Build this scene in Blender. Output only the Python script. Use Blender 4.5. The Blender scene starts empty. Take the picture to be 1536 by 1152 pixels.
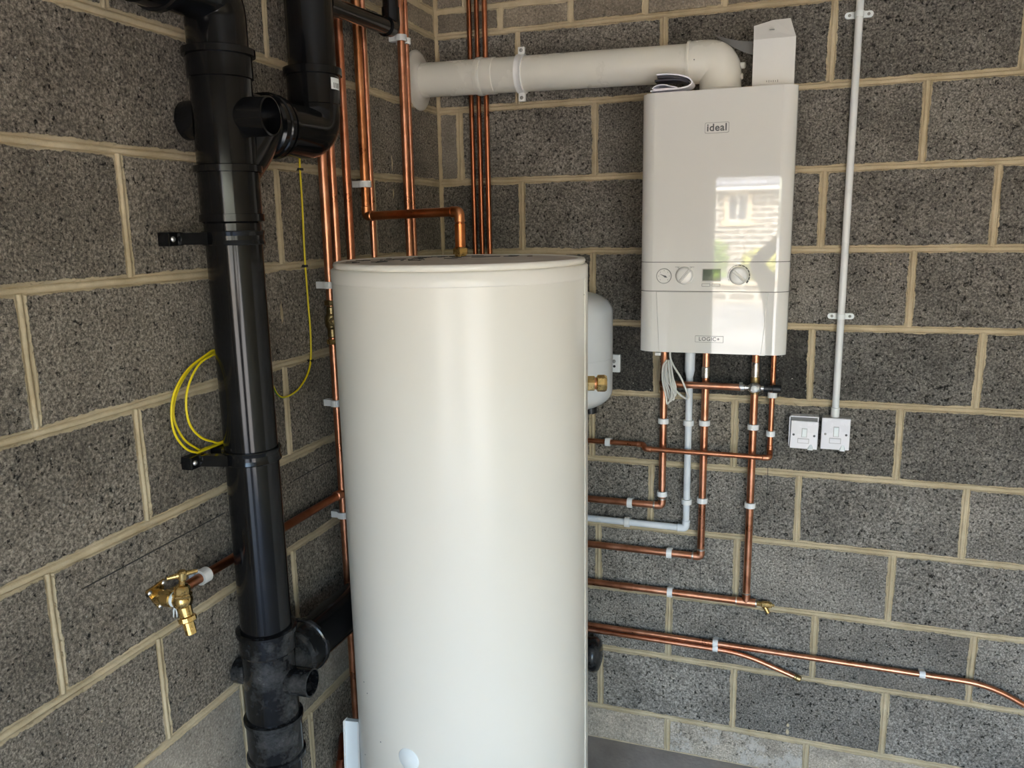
import bpy, bmesh, math, random
from mathutils import Vector, Matrix, noise
random.seed(7)
V = Vector
scene = bpy.context.scene
C = scene.collection

# ------------------------------------------------------------------ camera
Z0 = 1.704                                   # floor level under the bed joint used as datum
YAW, PITCH, ROLL = -0.3380, -0.1946, -0.0185
CAM = V((1.1188, -2.5068, 0.0846 + Z0))
FPX = 1208.5
_cy, _sy, _cp, _sp = math.cos(YAW), math.sin(YAW), math.cos(PITCH), math.sin(PITCH)
FWD = V((_sy * _cp, _cy * _cp, _sp)); _r = V((_cy, -_sy, 0)); _u = _r.cross(FWD)
RIGHT = _r * math.cos(ROLL) + _u * math.sin(ROLL)
UP = -_r * math.sin(ROLL) + _u * math.cos(ROLL)
cam_data = bpy.data.cameras.new('camera'); cam = bpy.data.objects.new('camera', cam_data); C.objects.link(cam)
m = Matrix((RIGHT, UP, -FWD)).transposed().to_4x4(); m.translation = CAM
cam.matrix_world = m
cam_data.sensor_width = 36; cam_data.lens = 36 * FPX / 1536; cam_data.clip_start = 0.02; cam_data.clip_end = 300
scene.camera = cam

# ------------------------------------------------------------------ light
world = bpy.data.worlds.new('sky'); scene.world = world; world.use_nodes = True
nt = world.node_tree; nt.nodes.clear()
sky = nt.nodes.new('ShaderNodeTexSky'); sky.sky_type = 'NISHITA'; sky.sun_disc = False
sky.sun_elevation = math.radians(48); sky.sun_rotation = math.radians(20); sky.air_density = 1.2; sky.dust_density = 3.0; sky.ozone_density = 1.0
bg = nt.nodes.new('ShaderNodeBackground'); bg.inputs['Strength'].default_value = 0.44
out = nt.nodes.new('ShaderNodeOutputWorld')
nt.links.new(sky.outputs[0], bg.inputs[0]); nt.links.new(bg.outputs[0], out.inputs[0])
sun_d = bpy.data.lights.new('sun', 'SUN'); sun_d.energy = 3.6; sun_d.angle = math.radians(1.5); sun_d.color = (1, 0.95, 0.86)
sun = bpy.data.objects.new('sun', sun_d); C.objects.link(sun)
sun.rotation_euler = V((-0.25, -0.66, -0.72)).to_track_quat('-Z', 'Y').to_euler(); sun.location = (0, 8, 12)
OPEN_X0, OPEN_X1, OPEN_Z, OPEN_Y = 0.58, 3.30, 2.08, -3.8
por = bpy.data.lights.new('door_opening_portal', 'AREA'); por.shape = 'RECTANGLE'; por.size = OPEN_X1 - OPEN_X0; por.size_y = OPEN_Z
por.cycles.is_portal = True
po = bpy.data.objects.new('door_opening_portal', por); C.objects.link(po)
po.location = ((OPEN_X0 + OPEN_X1) / 2, OPEN_Y - 0.05, OPEN_Z / 2); po.rotation_euler = (math.pi / 2, 0, 0)
vs = scene.view_settings
vs.view_transform = 'Standard'; vs.look = 'None'; vs.gamma = 1.0; vs.use_curve_mapping = False
vs.exposure = 2.95
scene.cycles.max_bounces = 10; scene.cycles.diffuse_bounces = 6; scene.cycles.caustics_reflective = False; scene.cycles.caustics_refractive = False

# ------------------------------------------------------------------ pixel helpers (a pixel gives a direction; the plane gives the distance)
def ray(u, v):
    return RIGHT * ((u - 768) / FPX) + UP * ((576 - v) / FPX) + FWD
def at(u, v, ax, val):
    d = ray(u, v); return CAM + d * ((val - CAM[ax]) / d[ax])
def atx(u, v, x): return at(u, v, 0, x)
def aty(u, v, y): return at(u, v, 1, y)
def zfront(u, v, ax_xy, r):
    """height of pixel (u,v) on the near side of a vertical cylinder"""
    d = ray(u, v); h = V((ax_xy[0] - CAM.x, ax_xy[1] - CAM.y)); L = h.length - r
    n = h.normalized(); return CAM.z + d.z * L / (d.x * n.x + d.y * n.y)

# ------------------------------------------------------------------ materials
MATS = {}
def nodes(name):
    mt = bpy.data.materials.new(name); mt.use_nodes = True
    t = mt.node_tree; b = t.nodes['Principled BSDF']; MATS[name] = mt
    return mt, t, b
def N(t, typ, **kw):
    n = t.nodes.new(typ)
    for k, v in kw.items():
        if k in n.inputs: n.inputs[k].default_value = v
        else: setattr(n, k, v)
    return n
def ramp(t, stops):
    r = t.nodes.new('ShaderNodeValToRGB'); e = r.color_ramp.elements
    while len(e) < len(stops): e.new(0.5)
    for el, (p, c) in zip(e, stops):
        el.position = p; el.color = (c[0], c[1], c[2], 1) if not isinstance(c, (int, float)) else (c, c, c, 1)
    return r
def mixc(t, fac, a, b, blend='MIX'):
    n = t.nodes.new('ShaderNodeMix'); n.data_type = 'RGBA'; n.blend_type = blend
    for s, x in ((0, fac), (6, a), (7, b)):
        if hasattr(x, 'links'): t.links.new(x, n.inputs[s])
        else: n.inputs[s].default_value = x if s == 0 else (x[0], x[1], x[2], 1)
    return n.outputs[2]
def math_(t, op, a, b=None, clamp=False):
    n = t.nodes.new('ShaderNodeMath'); n.operation = op; n.use_clamp = clamp
    for i, x in enumerate((a, b)):
        if x is None: continue
        if hasattr(x, 'links'): t.links.new(x, n.inputs[i])
        else: n.inputs[i].default_value = x
    return n.outputs[0]
def plain(name, col, rough=0.4, metal=0.0, coat=0.0, var=0.06, vscale=8.0, bump=0.0, bscale=200.0, spec=0.5, rvar=0.08):
    mt, t, b = nodes(name)
    co = N(t, 'ShaderNodeTexCoord')
    nz = N(t, 'ShaderNodeTexNoise', Scale=vscale, Detail=5.0, Roughness=0.6); t.links.new(co.outputs['Object'], nz.inputs['Vector'])
    a = tuple(c * (1 - var) for c in col); d = tuple(min(1, c * (1 + var)) for c in col)
    r = ramp(t, [(0.35, a), (0.65, d)]); t.links.new(nz.outputs['Fac'], r.inputs[0]); t.links.new(r.outputs[0], b.inputs['Base Color'])
    rr = ramp(t, [(0.3, max(0.02, rough - rvar)), (0.7, min(1, rough + rvar))]); t.links.new(nz.outputs['Fac'], rr.inputs[0]); t.links.new(rr.outputs[0], b.inputs['Roughness'])
    b.inputs['Metallic'].default_value = metal; b.inputs['Coat Weight'].default_value = coat; b.inputs['Coat Roughness'].default_value = 0.03
    b.inputs['Specular IOR Level'].default_value = spec
    if bump:
        n2 = N(t, 'ShaderNodeTexNoise', Scale=bscale, Detail=3.0); t.links.new(co.outputs['Object'], n2.inputs['Vector'])
        bp = N(t, 'ShaderNodeBump', Strength=bump, Distance=0.002); t.links.new(n2.outputs['Fac'], bp.inputs['Height']); t.links.new(bp.outputs[0], b.inputs['Normal'])
    return mt

MORTAR_A, MORTAR_B = (0.46, 0.365, 0.225), (0.68, 0.57, 0.39)
def mortar_color(t, vec):
    n = N(t, 'ShaderNodeTexNoise', Scale=9.0, Detail=6.0, Roughness=0.65); t.links.new(vec, n.inputs['Vector'])
    r = ramp(t, [(0.3, MORTAR_A), (0.7, MORTAR_B)]); t.links.new(n.outputs['Fac'], r.inputs[0]); return r.outputs[0]
def mortar_mat():
    mt, t, b = nodes('mortar'); co = N(t, 'ShaderNodeNewGeometry')
    t.links.new(mortar_color(t, co.outputs['Position']), b.inputs['Base Color']); b.inputs['Roughness'].default_value = 0.95
    n = N(t, 'ShaderNodeTexNoise', Scale=120.0, Detail=6.0, Roughness=0.7); t.links.new(co.outputs['Position'], n.inputs['Vector'])
    bp = N(t, 'ShaderNodeBump', Strength=0.8, Distance=0.004); t.links.new(n.outputs['Fac'], bp.inputs['Height']); t.links.new(bp.outputs[0], b.inputs['Normal'])
    b.inputs['Specular IOR Level'].default_value = 0.2
def block_mat(name, smooth=0.0, stain=False):
    mt, t, b = nodes(name)
    oi = N(t, 'ShaderNodeObjectInfo'); geo = N(t, 'ShaderNodeNewGeometry')
    off = N(t, 'ShaderNodeVectorMath', operation='SCALE'); t.links.new(oi.outputs['Location'], off.inputs[0]); off.inputs['Scale'].default_value = 7.3
    add = N(t, 'ShaderNodeVectorMath', operation='ADD'); t.links.new(geo.outputs['Position'], add.inputs[0]); t.links.new(off.outputs[0], add.inputs[1])
    vec = add.outputs[0]
    grit = N(t, 'ShaderNodeTexNoise', Scale=175.0, Detail=6.0, Roughness=0.80); t.links.new(vec, grit.inputs['Vector'])
    vor = N(t, 'ShaderNodeTexVoronoi', Scale=150.0, Randomness=1.0); t.links.new(vec, vor.inputs['Vector'])
    pits = N(t, 'ShaderNodeTexNoise', Scale=90.0, Detail=4.0, Roughness=0.7); t.links.new(vec, pits.inputs['Vector'])
    big = N(t, 'ShaderNodeTexNoise', Scale=6.0, Detail=5.0, Roughness=0.6); t.links.new(vec, big.inputs['Vector'])
    k = 1 - smooth
    r1 = ramp(t, [(0.36, 1 - 0.72 * k), (0.5, 1.0), (0.64, 1 + 1.35 * k)]); t.links.new(grit.outputs['Fac'], r1.inputs[0])
    r2 = ramp(t, [(0.33, 1 - 0.88 * k), (0.41, 1.0)]); t.links.new(pits.outputs['Fac'], r2.inputs[0])
    r3 = ramp(t, [(0.3, 0.68), (0.7, 1.30)]); t.links.new(big.outputs['Fac'], r3.inputs[0])
    c = mixc(t, 1.0, oi.outputs['Color'], r1.outputs[0], 'MULTIPLY'); c = mixc(t, 1.0, c, r2.outputs[0], 'MULTIPLY'); c = mixc(t, 1.0, c, r3.outputs[0], 'MULTIPLY')
    # pale flecks of aggregate
    vr = ramp(t, [(0.0, 1.0), (0.055, 1.0), (0.085, 0.0)]); v2 = N(t, 'ShaderNodeTexVoronoi', Scale=42.0); t.links.new(vec, v2.inputs['Vector']); t.links.new(v2.outputs['Distance'], vr.inputs[0])
    c = mixc(t, vr.outputs[0], c, (0.42, 0.40, 0.35))
    # brown tint clouds and lime bloom
    bl = N(t, 'ShaderNodeTexNoise', Scale=3.2, Detail=7.0, Roughness=0.7); t.links.new(vec, bl.inputs['Vector'])
    br = ramp(t, [(0.60, 0.0), (0.78, 0.55 if not stain else 0.6)]); t.links.new(bl.outputs['Fac'], br.inputs[0])
    c = mixc(t, br.outputs[0], c, (0.27, 0.25, 0.22))
    if stain:
        s = N(t, 'ShaderNodeTexNoise', Scale=11.0, Detail=8.0, Roughness=0.72); t.links.new(geo.outputs['Position'], s.inputs['Vector'])
        sr = ramp(t, [(0.50, 0.0), (0.60, 0.8)]); t.links.new(s.outputs['Fac'], sr.inputs[0]); c = mixc(t, sr.outputs[0], c, (0.58, 0.54, 0.48))
    # ragged mortar smeared over the arrises
    at_ = N(t, 'ShaderNodeAttribute', attribute_name='edge')
    en = N(t, 'ShaderNodeTexNoise', Scale=55.0, Detail=6.0, Roughness=0.75); t.links.new(vec, en.inputs['Vector'])
    en2 = N(t, 'ShaderNodeTexNoise', Scale=7.0, Detail=2.0); t.links.new(vec, en2.inputs['Vector'])
    s1 = math_(t, 'MULTIPLY', en.outputs['Fac'], 0.75); s2 = math_(t, 'MULTIPLY', en2.outputs['Fac'], 0.70); s3 = math_(t, 'ADD', s1, s2)
    thr = math_(t, 'SUBTRACT', s3, 0.50)
    df = math_(t, 'SUBTRACT', at_.outputs['Fac'], thr)
    er = ramp(t, [(0.0, 1.0), (0.06, 0.0)]); t.links.new(df, er.inputs[0])
    c = mixc(t, er.outputs[0], c, mortar_color(t, geo.outputs['Position']))
    t.links.new(c, b.inputs['Base Color']); b.inputs['Roughness'].default_value = 0.93; b.inputs['Specular IOR Level'].default_value = 0.25
    h1 = math_(t, 'MULTIPLY', grit.outputs['Fac'], 0.6 * k); h2 = math_(t, 'MULTIPLY', r2.outputs[0], 0.9 * k); h = math_(t, 'ADD', h1, h2)
    h = math_(t, 'ADD', h, math_(t, 'MULTIPLY', er.outputs[0], 0.7))
    bp = N(t, 'ShaderNodeBump', Strength=1.0, Distance=0.005); t.links.new(h, bp.inputs['Height']); t.links.new(bp.outputs[0], b.inputs['Normal'])
mortar_mat(); block_mat('block'); block_mat('brick', smooth=0.55); block_mat('block_stained', smooth=0.35, stain=True)

def copper_mat():
    mt, t, b = nodes('copper'); co = N(t, 'ShaderNodeTexCoord'); oi = N(t, 'ShaderNodeObjectInfo')
    nz = N(t, 'ShaderNodeTexNoise', Scale=14.0, Detail=6.0, Roughness=0.65); t.links.new(co.outputs['Object'], nz.inputs['Vector'])
    r = ramp(t, [(0.25, (0.40, 0.15, 0.08)), (0.5, (0.66, 0.29, 0.165)), (0.75, (0.80, 0.43, 0.29))]); t.links.new(nz.outputs['Fac'], r.inputs[0])
    c = mixc(t, 1.0, r.outputs[0], oi.outputs['Color'], 'MULTIPLY')
    t.links.new(c, b.inputs['Base Color']); b.inputs['Metallic'].default_value = 1.0
    rr = ramp(t, [(0.3, 0.24), (0.7, 0.42)]); t.links.new(nz.outputs['Fac'], rr.inputs[0]); t.links.new(rr.outputs[0], b.inputs['Roughness'])
copper_mat()
plain('solder', (0.62, 0.58, 0.52), 0.32, 1.0, var=0.25, vscale=60)
plain('brass', (0.62, 0.43, 0.17), 0.26, 1.0, var=0.22, vscale=40)
plain('old_brass', (0.34, 0.25, 0.12), 0.38, 1.0, var=0.3, vscale=50)
plain('chrome', (0.86, 0.85, 0.83), 0.30, 1.0, var=0.05)
plain('clip_white', (0.80, 0.79, 0.77), 0.45, var=0.08)
plain('white_plastic', (0.76, 0.765, 0.75), 0.32, var=0.04)
plain('condensate_white', (0.74, 0.765, 0.79), 0.33, var=0.04)
plain('spur_white', (0.80, 0.775, 0.79), 0.28, var=0.02)
plain('spur_side', (0.42, 0.39, 0.37), 0.5, var=0.05)
plain('flue_white', (0.74, 0.71, 0.63), 0.28, var=0.03, vscale=5)
plain('rubber_white', (0.62, 0.58, 0.52), 0.6, var=0.06)
plain('boiler_white', (0.74, 0.72, 0.675), 0.025, var=0.004, vscale=3, rvar=0.0, spec=0.7)
plain('boiler_gap', (0.16, 0.155, 0.15), 0.6)
plain('knob_white', (0.74, 0.725, 0.68), 0.22, coat=0.4, var=0.02)
plain('print_grey', (0.10, 0.10, 0.10), 0.5)
plain('print_light', (0.30, 0.29, 0.27), 0.5)
plain('lcd', (0.10, 0.125, 0.10), 0.06, coat=1.0, var=0.08)
plain('tank_cream', (0.77, 0.735, 0.655), 0.30, var=0.006, vscale=2.2, rvar=0.0)
plain('tank_lid', (0.80, 0.765, 0.69), 0.28, var=0.004, rvar=0.0)
plain('vessel_white', (0.70, 0.72, 0.73), 0.35, var=0.03)
plain('carton_white', (0.76, 0.74, 0.70), 0.55, var=0.02)
plain('carton_inside', (0.24, 0.235, 0.23), 0.8, var=0.06)
plain('paper', (0.84, 0.82, 0.88), 0.55, var=0.02)
plain('paper_dark', (0.035, 0.033, 0.045), 0.35, var=0.1)
plain('cable_white', (0.70, 0.68, 0.62), 0.5, var=0.05)
plain('black_rubber', (0.012, 0.012, 0.013), 0.35)
plain('pencil', (0.05, 0.047, 0.043), 0.9)
plain('strip_white', (0.80, 0.83, 0.82), 0.4, var=0.03)
def black_mat(name, dust):
    mt, t, b = nodes(name); geo = N(t, 'ShaderNodeTexCoord')
    n = N(t, 'ShaderNodeTexNoise', Scale=13.0, Detail=9.0, Roughness=0.75); t.links.new(geo.outputs['Object'], n.inputs['Vector'])
    r = ramp(t, [(0.50 - 0.10 * dust, 0.0), (0.86 - 0.12 * dust, 0.75 * dust)]); t.links.new(n.outputs['Fac'], r.inputs[0])
    c = mixc(t, r.outputs[0], (0.0045, 0.0045, 0.005), (0.30, 0.30, 0.30)); t.links.new(c, b.inputs['Base Color'])
    b.inputs['Specular IOR Level'].default_value = 0.36
    rr = math_(t, 'ADD', math_(t, 'MULTIPLY', r.outputs[0], 0.9), 0.13, True); t.links.new(rr, b.inputs['Roughness'])
black_mat('black_pipe', 0.05); black_mat('black_pipe_dusty', 0.42)
def earth_mat():
    mt, t, b = nodes('earth_cable'); co = N(t, 'ShaderNodeUVMap')
    s = N(t, 'ShaderNodeSeparateXYZ'); t.links.new(co.outputs[0], s.inputs[0])
    r = ramp(t, [(0.0, (0.78, 0.60, 0.01)), (0.68, (0.78, 0.60, 0.01)), (0.72, (0.06, 0.20, 0.02))]); t.links.new(s.outputs[0], r.inputs[0])
    t.links.new(r.outputs[0], b.inputs['Base Color']); b.inputs['Roughness'].default_value = 0.38
earth_mat()
def floor_mat():
    mt, t, b = nodes('floor_concrete'); g = N(t, 'ShaderNodeNewGeometry')
    n = N(t, 'ShaderNodeTexNoise', Scale=4.0, Detail=9.0, Roughness=0.7); t.links.new(g.outputs['Position'], n.inputs['Vector'])
    r = ramp(t, [(0.3, (0.24, 0.215, 0.195)), (0.7, (0.46, 0.42, 0.39))]); t.links.new(n.outputs['Fac'], r.inputs[0]); t.links.new(r.outputs[0], b.inputs['Base Color'])
    rr = ramp(t, [(0.3, 0.45), (0.6, 0.8)]); t.links.new(n.outputs['Fac'], rr.inputs[0]); t.links.new(rr.outputs[0], b.inputs['Roughness'])
    n2 = N(t, 'ShaderNodeTexNoise', Scale=70.0, Detail=5.0); t.links.new(g.outputs['Position'], n2.inputs['Vector'])
    bp = N(t, 'ShaderNodeBump', Strength=0.5, Distance=0.004); t.links.new(n2.outputs['Fac'], bp.inputs['Height']); t.links.new(bp.outputs[0], b.inputs['Normal'])
floor_mat()
def tank_top_mat():
    mt, t, b = nodes('tank_top_dusty'); g = N(t, 'ShaderNodeTexCoord')
    n = N(t, 'ShaderNodeTexNoise', Scale=9.0, Detail=8.0, Roughness=0.7); t.links.new(g.outputs['Object'], n.inputs['Vector'])
    r = ramp(t, [(0.3, (0.42, 0.355, 0.30)), (0.7, (0.60, 0.53, 0.46))]); t.links.new(n.outputs['Fac'], r.inputs[0]); t.links.new(r.outputs[0], b.inputs['Base Color'])
    b.inputs['Roughness'].default_value = 0.75
tank_top_mat()

# ------------------------------------------------------------------ mesh helpers
class MB:
    def __init__(s): s.v = []; s.f = []; s.sm = []; s.uv = {}
    def add(s, vs, fs, smooth=False):
        o = len(s.v); s.v += [V(x) for x in vs]
        for f in fs: s.f.append(tuple(i + o for i in f)); s.sm.append(smooth)
        return s
    def box(s, a, b, bev=0.0, rot=None, piv=None):
        a, b = V(a), V(b); bm = bmesh.new(); bmesh.ops.create_cube(bm, size=1)
        for v in bm.verts: v.co = V(((a[i] + b[i]) / 2 + v.co[i] * (b[i] - a[i])) for i in range(3))
        if bev: bmesh.ops.bevel(bm, geom=list(bm.edges), offset=bev, segments=2, profile=0.6, affect='EDGES')
        if rot is not None:
            piv = V(piv) if piv is not None else (a + b) / 2
            for v in bm.verts: v.co = rot @ (v.co - piv) + piv
        s.frombm(bm); return s
    def frombm(s, bm, smooth=False):
        bm.verts.ensure_lookup_table(); bm.verts.index_update()
        s.add([v.co.copy() for v in bm.verts], [tuple(x.index for x in f.verts) for f in bm.faces], smooth); bm.free()
    def lathe(s, org, axis, prof, seg=32, smooth=True, capa=True, capb=True):
        """prof = [(r, t)...]; repeated points keep an edge sharp (rings are duplicated at every corner)"""
        org, ax = V(org), V(axis).normalized(); p = ax.orthogonal().normalized(); q = ax.cross(p)
        def ring(r, t): return [org + ax * t + (p * math.cos(2 * math.pi * i / seg) + q * math.sin(2 * math.pi * i / seg)) * r for i in range(seg)]
        for (r0, t0), (r1, t1) in zip(prof, prof[1:]):
            if abs(r0 - r1) + abs(t0 - t1) < 1e-7: continue
            s.add(ring(r0, t0) + ring(r1, t1), [(i, (i + 1) % seg, seg + (i + 1) % seg, seg + i) for i in range(seg)], smooth)
        for (r, t), c, rev in ((prof[0], capa, True), (prof[-1], capb, False)):
            if c and r > 1e-6: s.add(ring(r, t), [tuple(reversed(range(seg))) if rev else tuple(range(seg))])
        return s
    def revolve(s, org, axis, prof, seg=40, capa=True, capb=True):
        """smooth shared-vertex surface of revolution"""
        org, ax = V(org), V(axis).normalized(); p = ax.orthogonal().normalized(); q = ax.cross(p); vs = []; fs = []
        for r, t in prof: vs += [org + ax * t + (p * math.cos(2 * math.pi * i / seg) + q * math.sin(2 * math.pi * i / seg)) * max(r, 1e-5) for i in range(seg)]
        for k in range(len(prof) - 1): fs += [(k * seg + i, k * seg + (i + 1) % seg, (k + 1) * seg + (i + 1) % seg, (k + 1) * seg + i) for i in range(seg)]
        n = len(prof) - 1
        s.add(vs, fs, True)
        if capa and prof[0][0] > 1e-4: s.add(vs[:seg], [tuple(reversed(range(seg)))])
        if capb and prof[-1][0] > 1e-4: s.add(vs[n * seg:], [tuple(range(seg))])
        return s
    def tube(s, path, r, seg=14, caps=True, uv=False, inner=None):
        path = [V(p) for p in path]; n = len(path); rs = r if isinstance(r, (list, tuple)) else [r] * n
        tg = [(path[min(i + 1, n - 1)] - path[max(i - 1, 0)]).normalized() for i in range(n)]
        a = tg[0].orthogonal().normalized(); vs = []
        for i in range(n):
            a = (a - tg[i] * a.dot(tg[i])).normalized(); b = tg[i].cross(a)
            vs += [path[i] + (a * math.cos(2 * math.pi * k / seg) + b * math.sin(2 * math.pi * k / seg)) * rs[i] for k in range(seg)]
        fs = [(i * seg + k, i * seg + (k + 1) % seg, (i + 1) * seg + (k + 1) % seg, (i + 1) * seg + k) for i in range(n - 1) for k in range(seg)]
        o = len(s.f); s.add(vs, fs, True)
        if uv:
            L = 0.0; ls = [0.0]
            for i in range(n - 1): L += (path[i + 1] - path[i]).length; ls.append(L)
            j = 0
            for i in range(n - 1):
                for k in range(seg):
                    s.uv[o + j] = [((k) / seg, ls[i]), ((k + 1) / seg, ls[i]), ((k + 1) / seg, ls[i + 1]), (k / seg, ls[i + 1])]; j += 1
        if caps: s.add(vs[:seg], [tuple(reversed(range(seg)))]); s.add(vs[-seg:], [tuple(range(seg))])
        return s
    def prism(s, poly, ax, a, b, bev=0.0):
        """poly of 2-D points in the two other axes, extruded along axis ax from a to b"""
        o = [i for i in range(3) if i != ax]; bm = bmesh.new(); lo = []; hi = []
        for p in poly:
            x = [0, 0, 0]; x[o[0]] = p[0]; x[o[1]] = p[1]; x[ax] = a; lo.append(bm.verts.new(x)); x[ax] = b; hi.append(bm.verts.new(x))
        n = len(poly); bm.faces.new(lo[::-1]); bm.faces.new(hi)
        for i in range(n): bm.faces.new((lo[i], lo[(i + 1) % n], hi[(i + 1) % n], hi[i]))
        bmesh.ops.recalc_face_normals(bm, faces=list(bm.faces))
        if bev: bmesh.ops.bevel(bm, geom=list(bm.edges), offset=bev, segments=2, affect='EDGES')
        s.frombm(bm); return s
WLOC = {}
def link_parent(o, parent, wl):
    WLOC[o.name] = wl; C.objects.link(o)
    if parent is not None: o.parent = parent; o.location = wl - WLOC[parent.name]
    else: o.location = wl
def obj(name, mb, mat, parent=None, color=None, origin=None):
    lo = V((min(v[i] for v in mb.v) for i in range(3))); hi = V((max(v[i] for v in mb.v) for i in range(3)))
    c = V(origin) if origin is not None else V(((lo.x + hi.x) / 2, (lo.y + hi.y) / 2, lo.z if parent is None else (lo.z + hi.z) / 2))
    me = bpy.data.meshes.new(name); me.from_pydata([v - c for v in mb.v], [], mb.f); me.update()
    me.polygons.foreach_set('use_smooth', mb.sm)
    if mb.uv:
        ul = me.uv_layers.new(name='UVMap')
        for p in me.polygons:
            if p.index in mb.uv:
                for li, u in zip(p.loop_indices, mb.uv[p.index]): ul.data[li].uv = u
    me.materials.append(MATS[mat])
    o = bpy.data.objects.new(name, me); link_parent(o, parent, c)
    if color: o.color = (*color, 1)
    return o
def thing(name, label, cat, loc, group=None):
    o = bpy.data.objects.new(name, None); o.empty_display_size = 0.05; link_parent(o, None, V(loc))
    return tag(o, label, cat, group)
def tag(o, label, cat, group=None):
    o['label'] = label; o['category'] = cat
    if group: o['group'] = group
    return o
def struct(name, mb, mat, label=None):
    o = obj(name, mb, mat); o['kind'] = 'structure'
    if label: o['label'] = label
    return o
def fillet(pts, rad, n=7):
    pts = [V(p) for p in pts]; out = [pts[0]]
    for a, b, c in zip(pts, pts[1:], pts[2:]):
        d0, d1 = (a - b), (c - b); r = min(rad, d0.length * 0.48, d1.length * 0.48)
        p0, p1 = b + d0.normalized() * r, b + d1.normalized() * r
        for i in range(n + 1):
            t = i / n; out.append(p0 * (1 - t) ** 2 + b * 2 * t * (1 - t) + p1 * t * t)
    out.append(pts[-1]); return out
def spline(pts, n=8):
    pts = [V(p) for p in pts]; P = [pts[0] * 2 - pts[1]] + pts + [pts[-1] * 2 - pts[-2]]; out = []
    for i in range(1, len(P) - 2):
        p0, p1, p2, p3 = P[i - 1:i + 3]
        for k in range(n):
            t = k / n; out.append(0.5 * ((2 * p1) + (p2 - p0) * t + (2 * p0 - 5 * p1 + 4 * p2 - p3) * t * t + (3 * p1 - p0 - 3 * p2 + p3) * t ** 3))
    return out + [pts[-1]]
def text_mesh(body, size, mat, parent, org, xdir, ydir, bold=0.0, spacing=1.0, depth=0.0006):
    cu = bpy.data.curves.new('lettering', 'FONT'); cu.body = body; cu.size = size; cu.extrude = depth / 2; cu.offset = bold; cu.align_x = 'CENTER'; cu.align_y = 'CENTER'; cu.space_character = spacing; cu.resolution_u = 4
    tmp = bpy.data.objects.new('tmp', cu); C.objects.link(tmp)
    me = bpy.data.meshes.new_from_object(tmp.evaluated_get(bpy.context.evaluated_depsgraph_get()))
    bpy.data.objects.remove(tmp)
    x, y = V(xdir).normalized(), V(ydir).normalized(); z = x.cross(y)
    mb = MB(); mb.add([V(org) + x * v.co.x + y * v.co.y + z * v.co.z for v in me.vertices], [tuple(p.vertices) for p in me.polygons])
    bpy.data.meshes.remove(me)
    return obj('lettering', mb, mat, parent)

# ------------------------------------------------------------------ room shell
CEIL = 2.80
RX = 3.45                                     # far side wall
WF = OPEN_Y
wb = struct('wall_back', MB().box((-0.12, 0.004, -0.05), (RX + 0.12, 0.12, CEIL)), 'mortar', 'grey concrete block wall the boiler hangs on')
wl = struct('wall_left', MB().box((-0.12, WF, -0.05), (-0.004, 0.004, CEIL)), 'mortar', 'grey concrete block wall behind the black soil stack')
struct('wall_right', MB().box((RX, WF, -0.05), (RX + 0.12, 0.004, CEIL)), 'mortar', 'blockwork side wall of the garage, out of view')
fr = MB(); fr.box((-0.12, WF - 0.12, -0.05), (OPEN_X0, WF, CEIL)); fr.box((OPEN_X1, WF - 0.12, -0.05), (RX + 0.12, WF, CEIL)); fr.box((OPEN_X0, WF - 0.12, OPEN_Z), (OPEN_X1, WF, CEIL))
struct('wall_front', fr, 'mortar', 'garage wall with the open doorway, behind the viewer')
struct('ceiling', MB().box((-0.2, WF - 0.2, CEIL), (RX + 0.2, 0.2, CEIL + 0.15)), 'carton_white', 'pale ceiling of the garage, out of view')
struct('floor', MB().box((-0.12, WF - 0.12, -0.15), (RX + 0.12, 0.12, 0.0)), 'floor_concrete', 'dark damp concrete floor')

BLOCKM = {}
def block_mesh(w, h, mat, var):
    key = (round(w, 3), round(h, 3), mat, var)
    if key in BLOCKM: return BLOCKM[key]
    rnd = random.Random(hash(key) & 0xffff); a, b = w / 2, h / 2
    def rect(i, c, j=0.0): return [V((sx * (a - i) + rnd.uniform(-j, j), c, sz * (b - i) + rnd.uniform(-j, j))) for sx, sz in ((-1, -1), (1, -1), (1, 1), (-1, 1))]
    vs = rect(0, 0.03) + rect(0, 0.0035, 0.0012) + rect(0.003, 0.0, 0.001) + rect(min(0.018, b * 0.6), 0.0)
    ed = [0] * 8 + [0.17] * 4 + [1.0] * 4
    fs = [(k * 4 + i, k * 4 + (i + 1) % 4, k * 4 + 4 + (i + 1) % 4, k * 4 + 4 + i) for k in range(3) for i in range(4)] + [(12, 13, 14, 15)]
    me = bpy.data.meshes.new('block'); me.from_pydata(vs, [], fs); me.update()
    at_ = me.attributes.new('edge', 'FLOAT', 'POINT'); at_.data.foreach_set('value', ed)
    me.materials.append(MATS[mat]); BLOCKM[key] = me; return me
def lay(wall, left, a, b, z0, z1, name, mat, col):
    """one unit between joint centres a..b (distance from the corner) and bed centres z0..z1"""
    J = 0.0065
    w, h = b - a - 2 * J, z1 - z0 - 2 * J
    if w < 0.02: return
    o = bpy.data.objects.new(name, block_mesh(w, h, mat, random.randrange(2)))
    c = (a + b) / 2; off = random.uniform(-0.0015, 0.001)
    o.color = (*col, 1)
    p = V((-off, -c, (z0 + z1) / 2)) if left else V((c, off, (z0 + z1) / 2))
    link_parent(o, wall, p)
    o.rotation_euler = (random.uniform(-1, 1) * 0.004, random.uniform(-1, 1) * 0.003, (math.pi / 2 if left else 0) + random.uniform(-1, 1) * 0.003)
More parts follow.
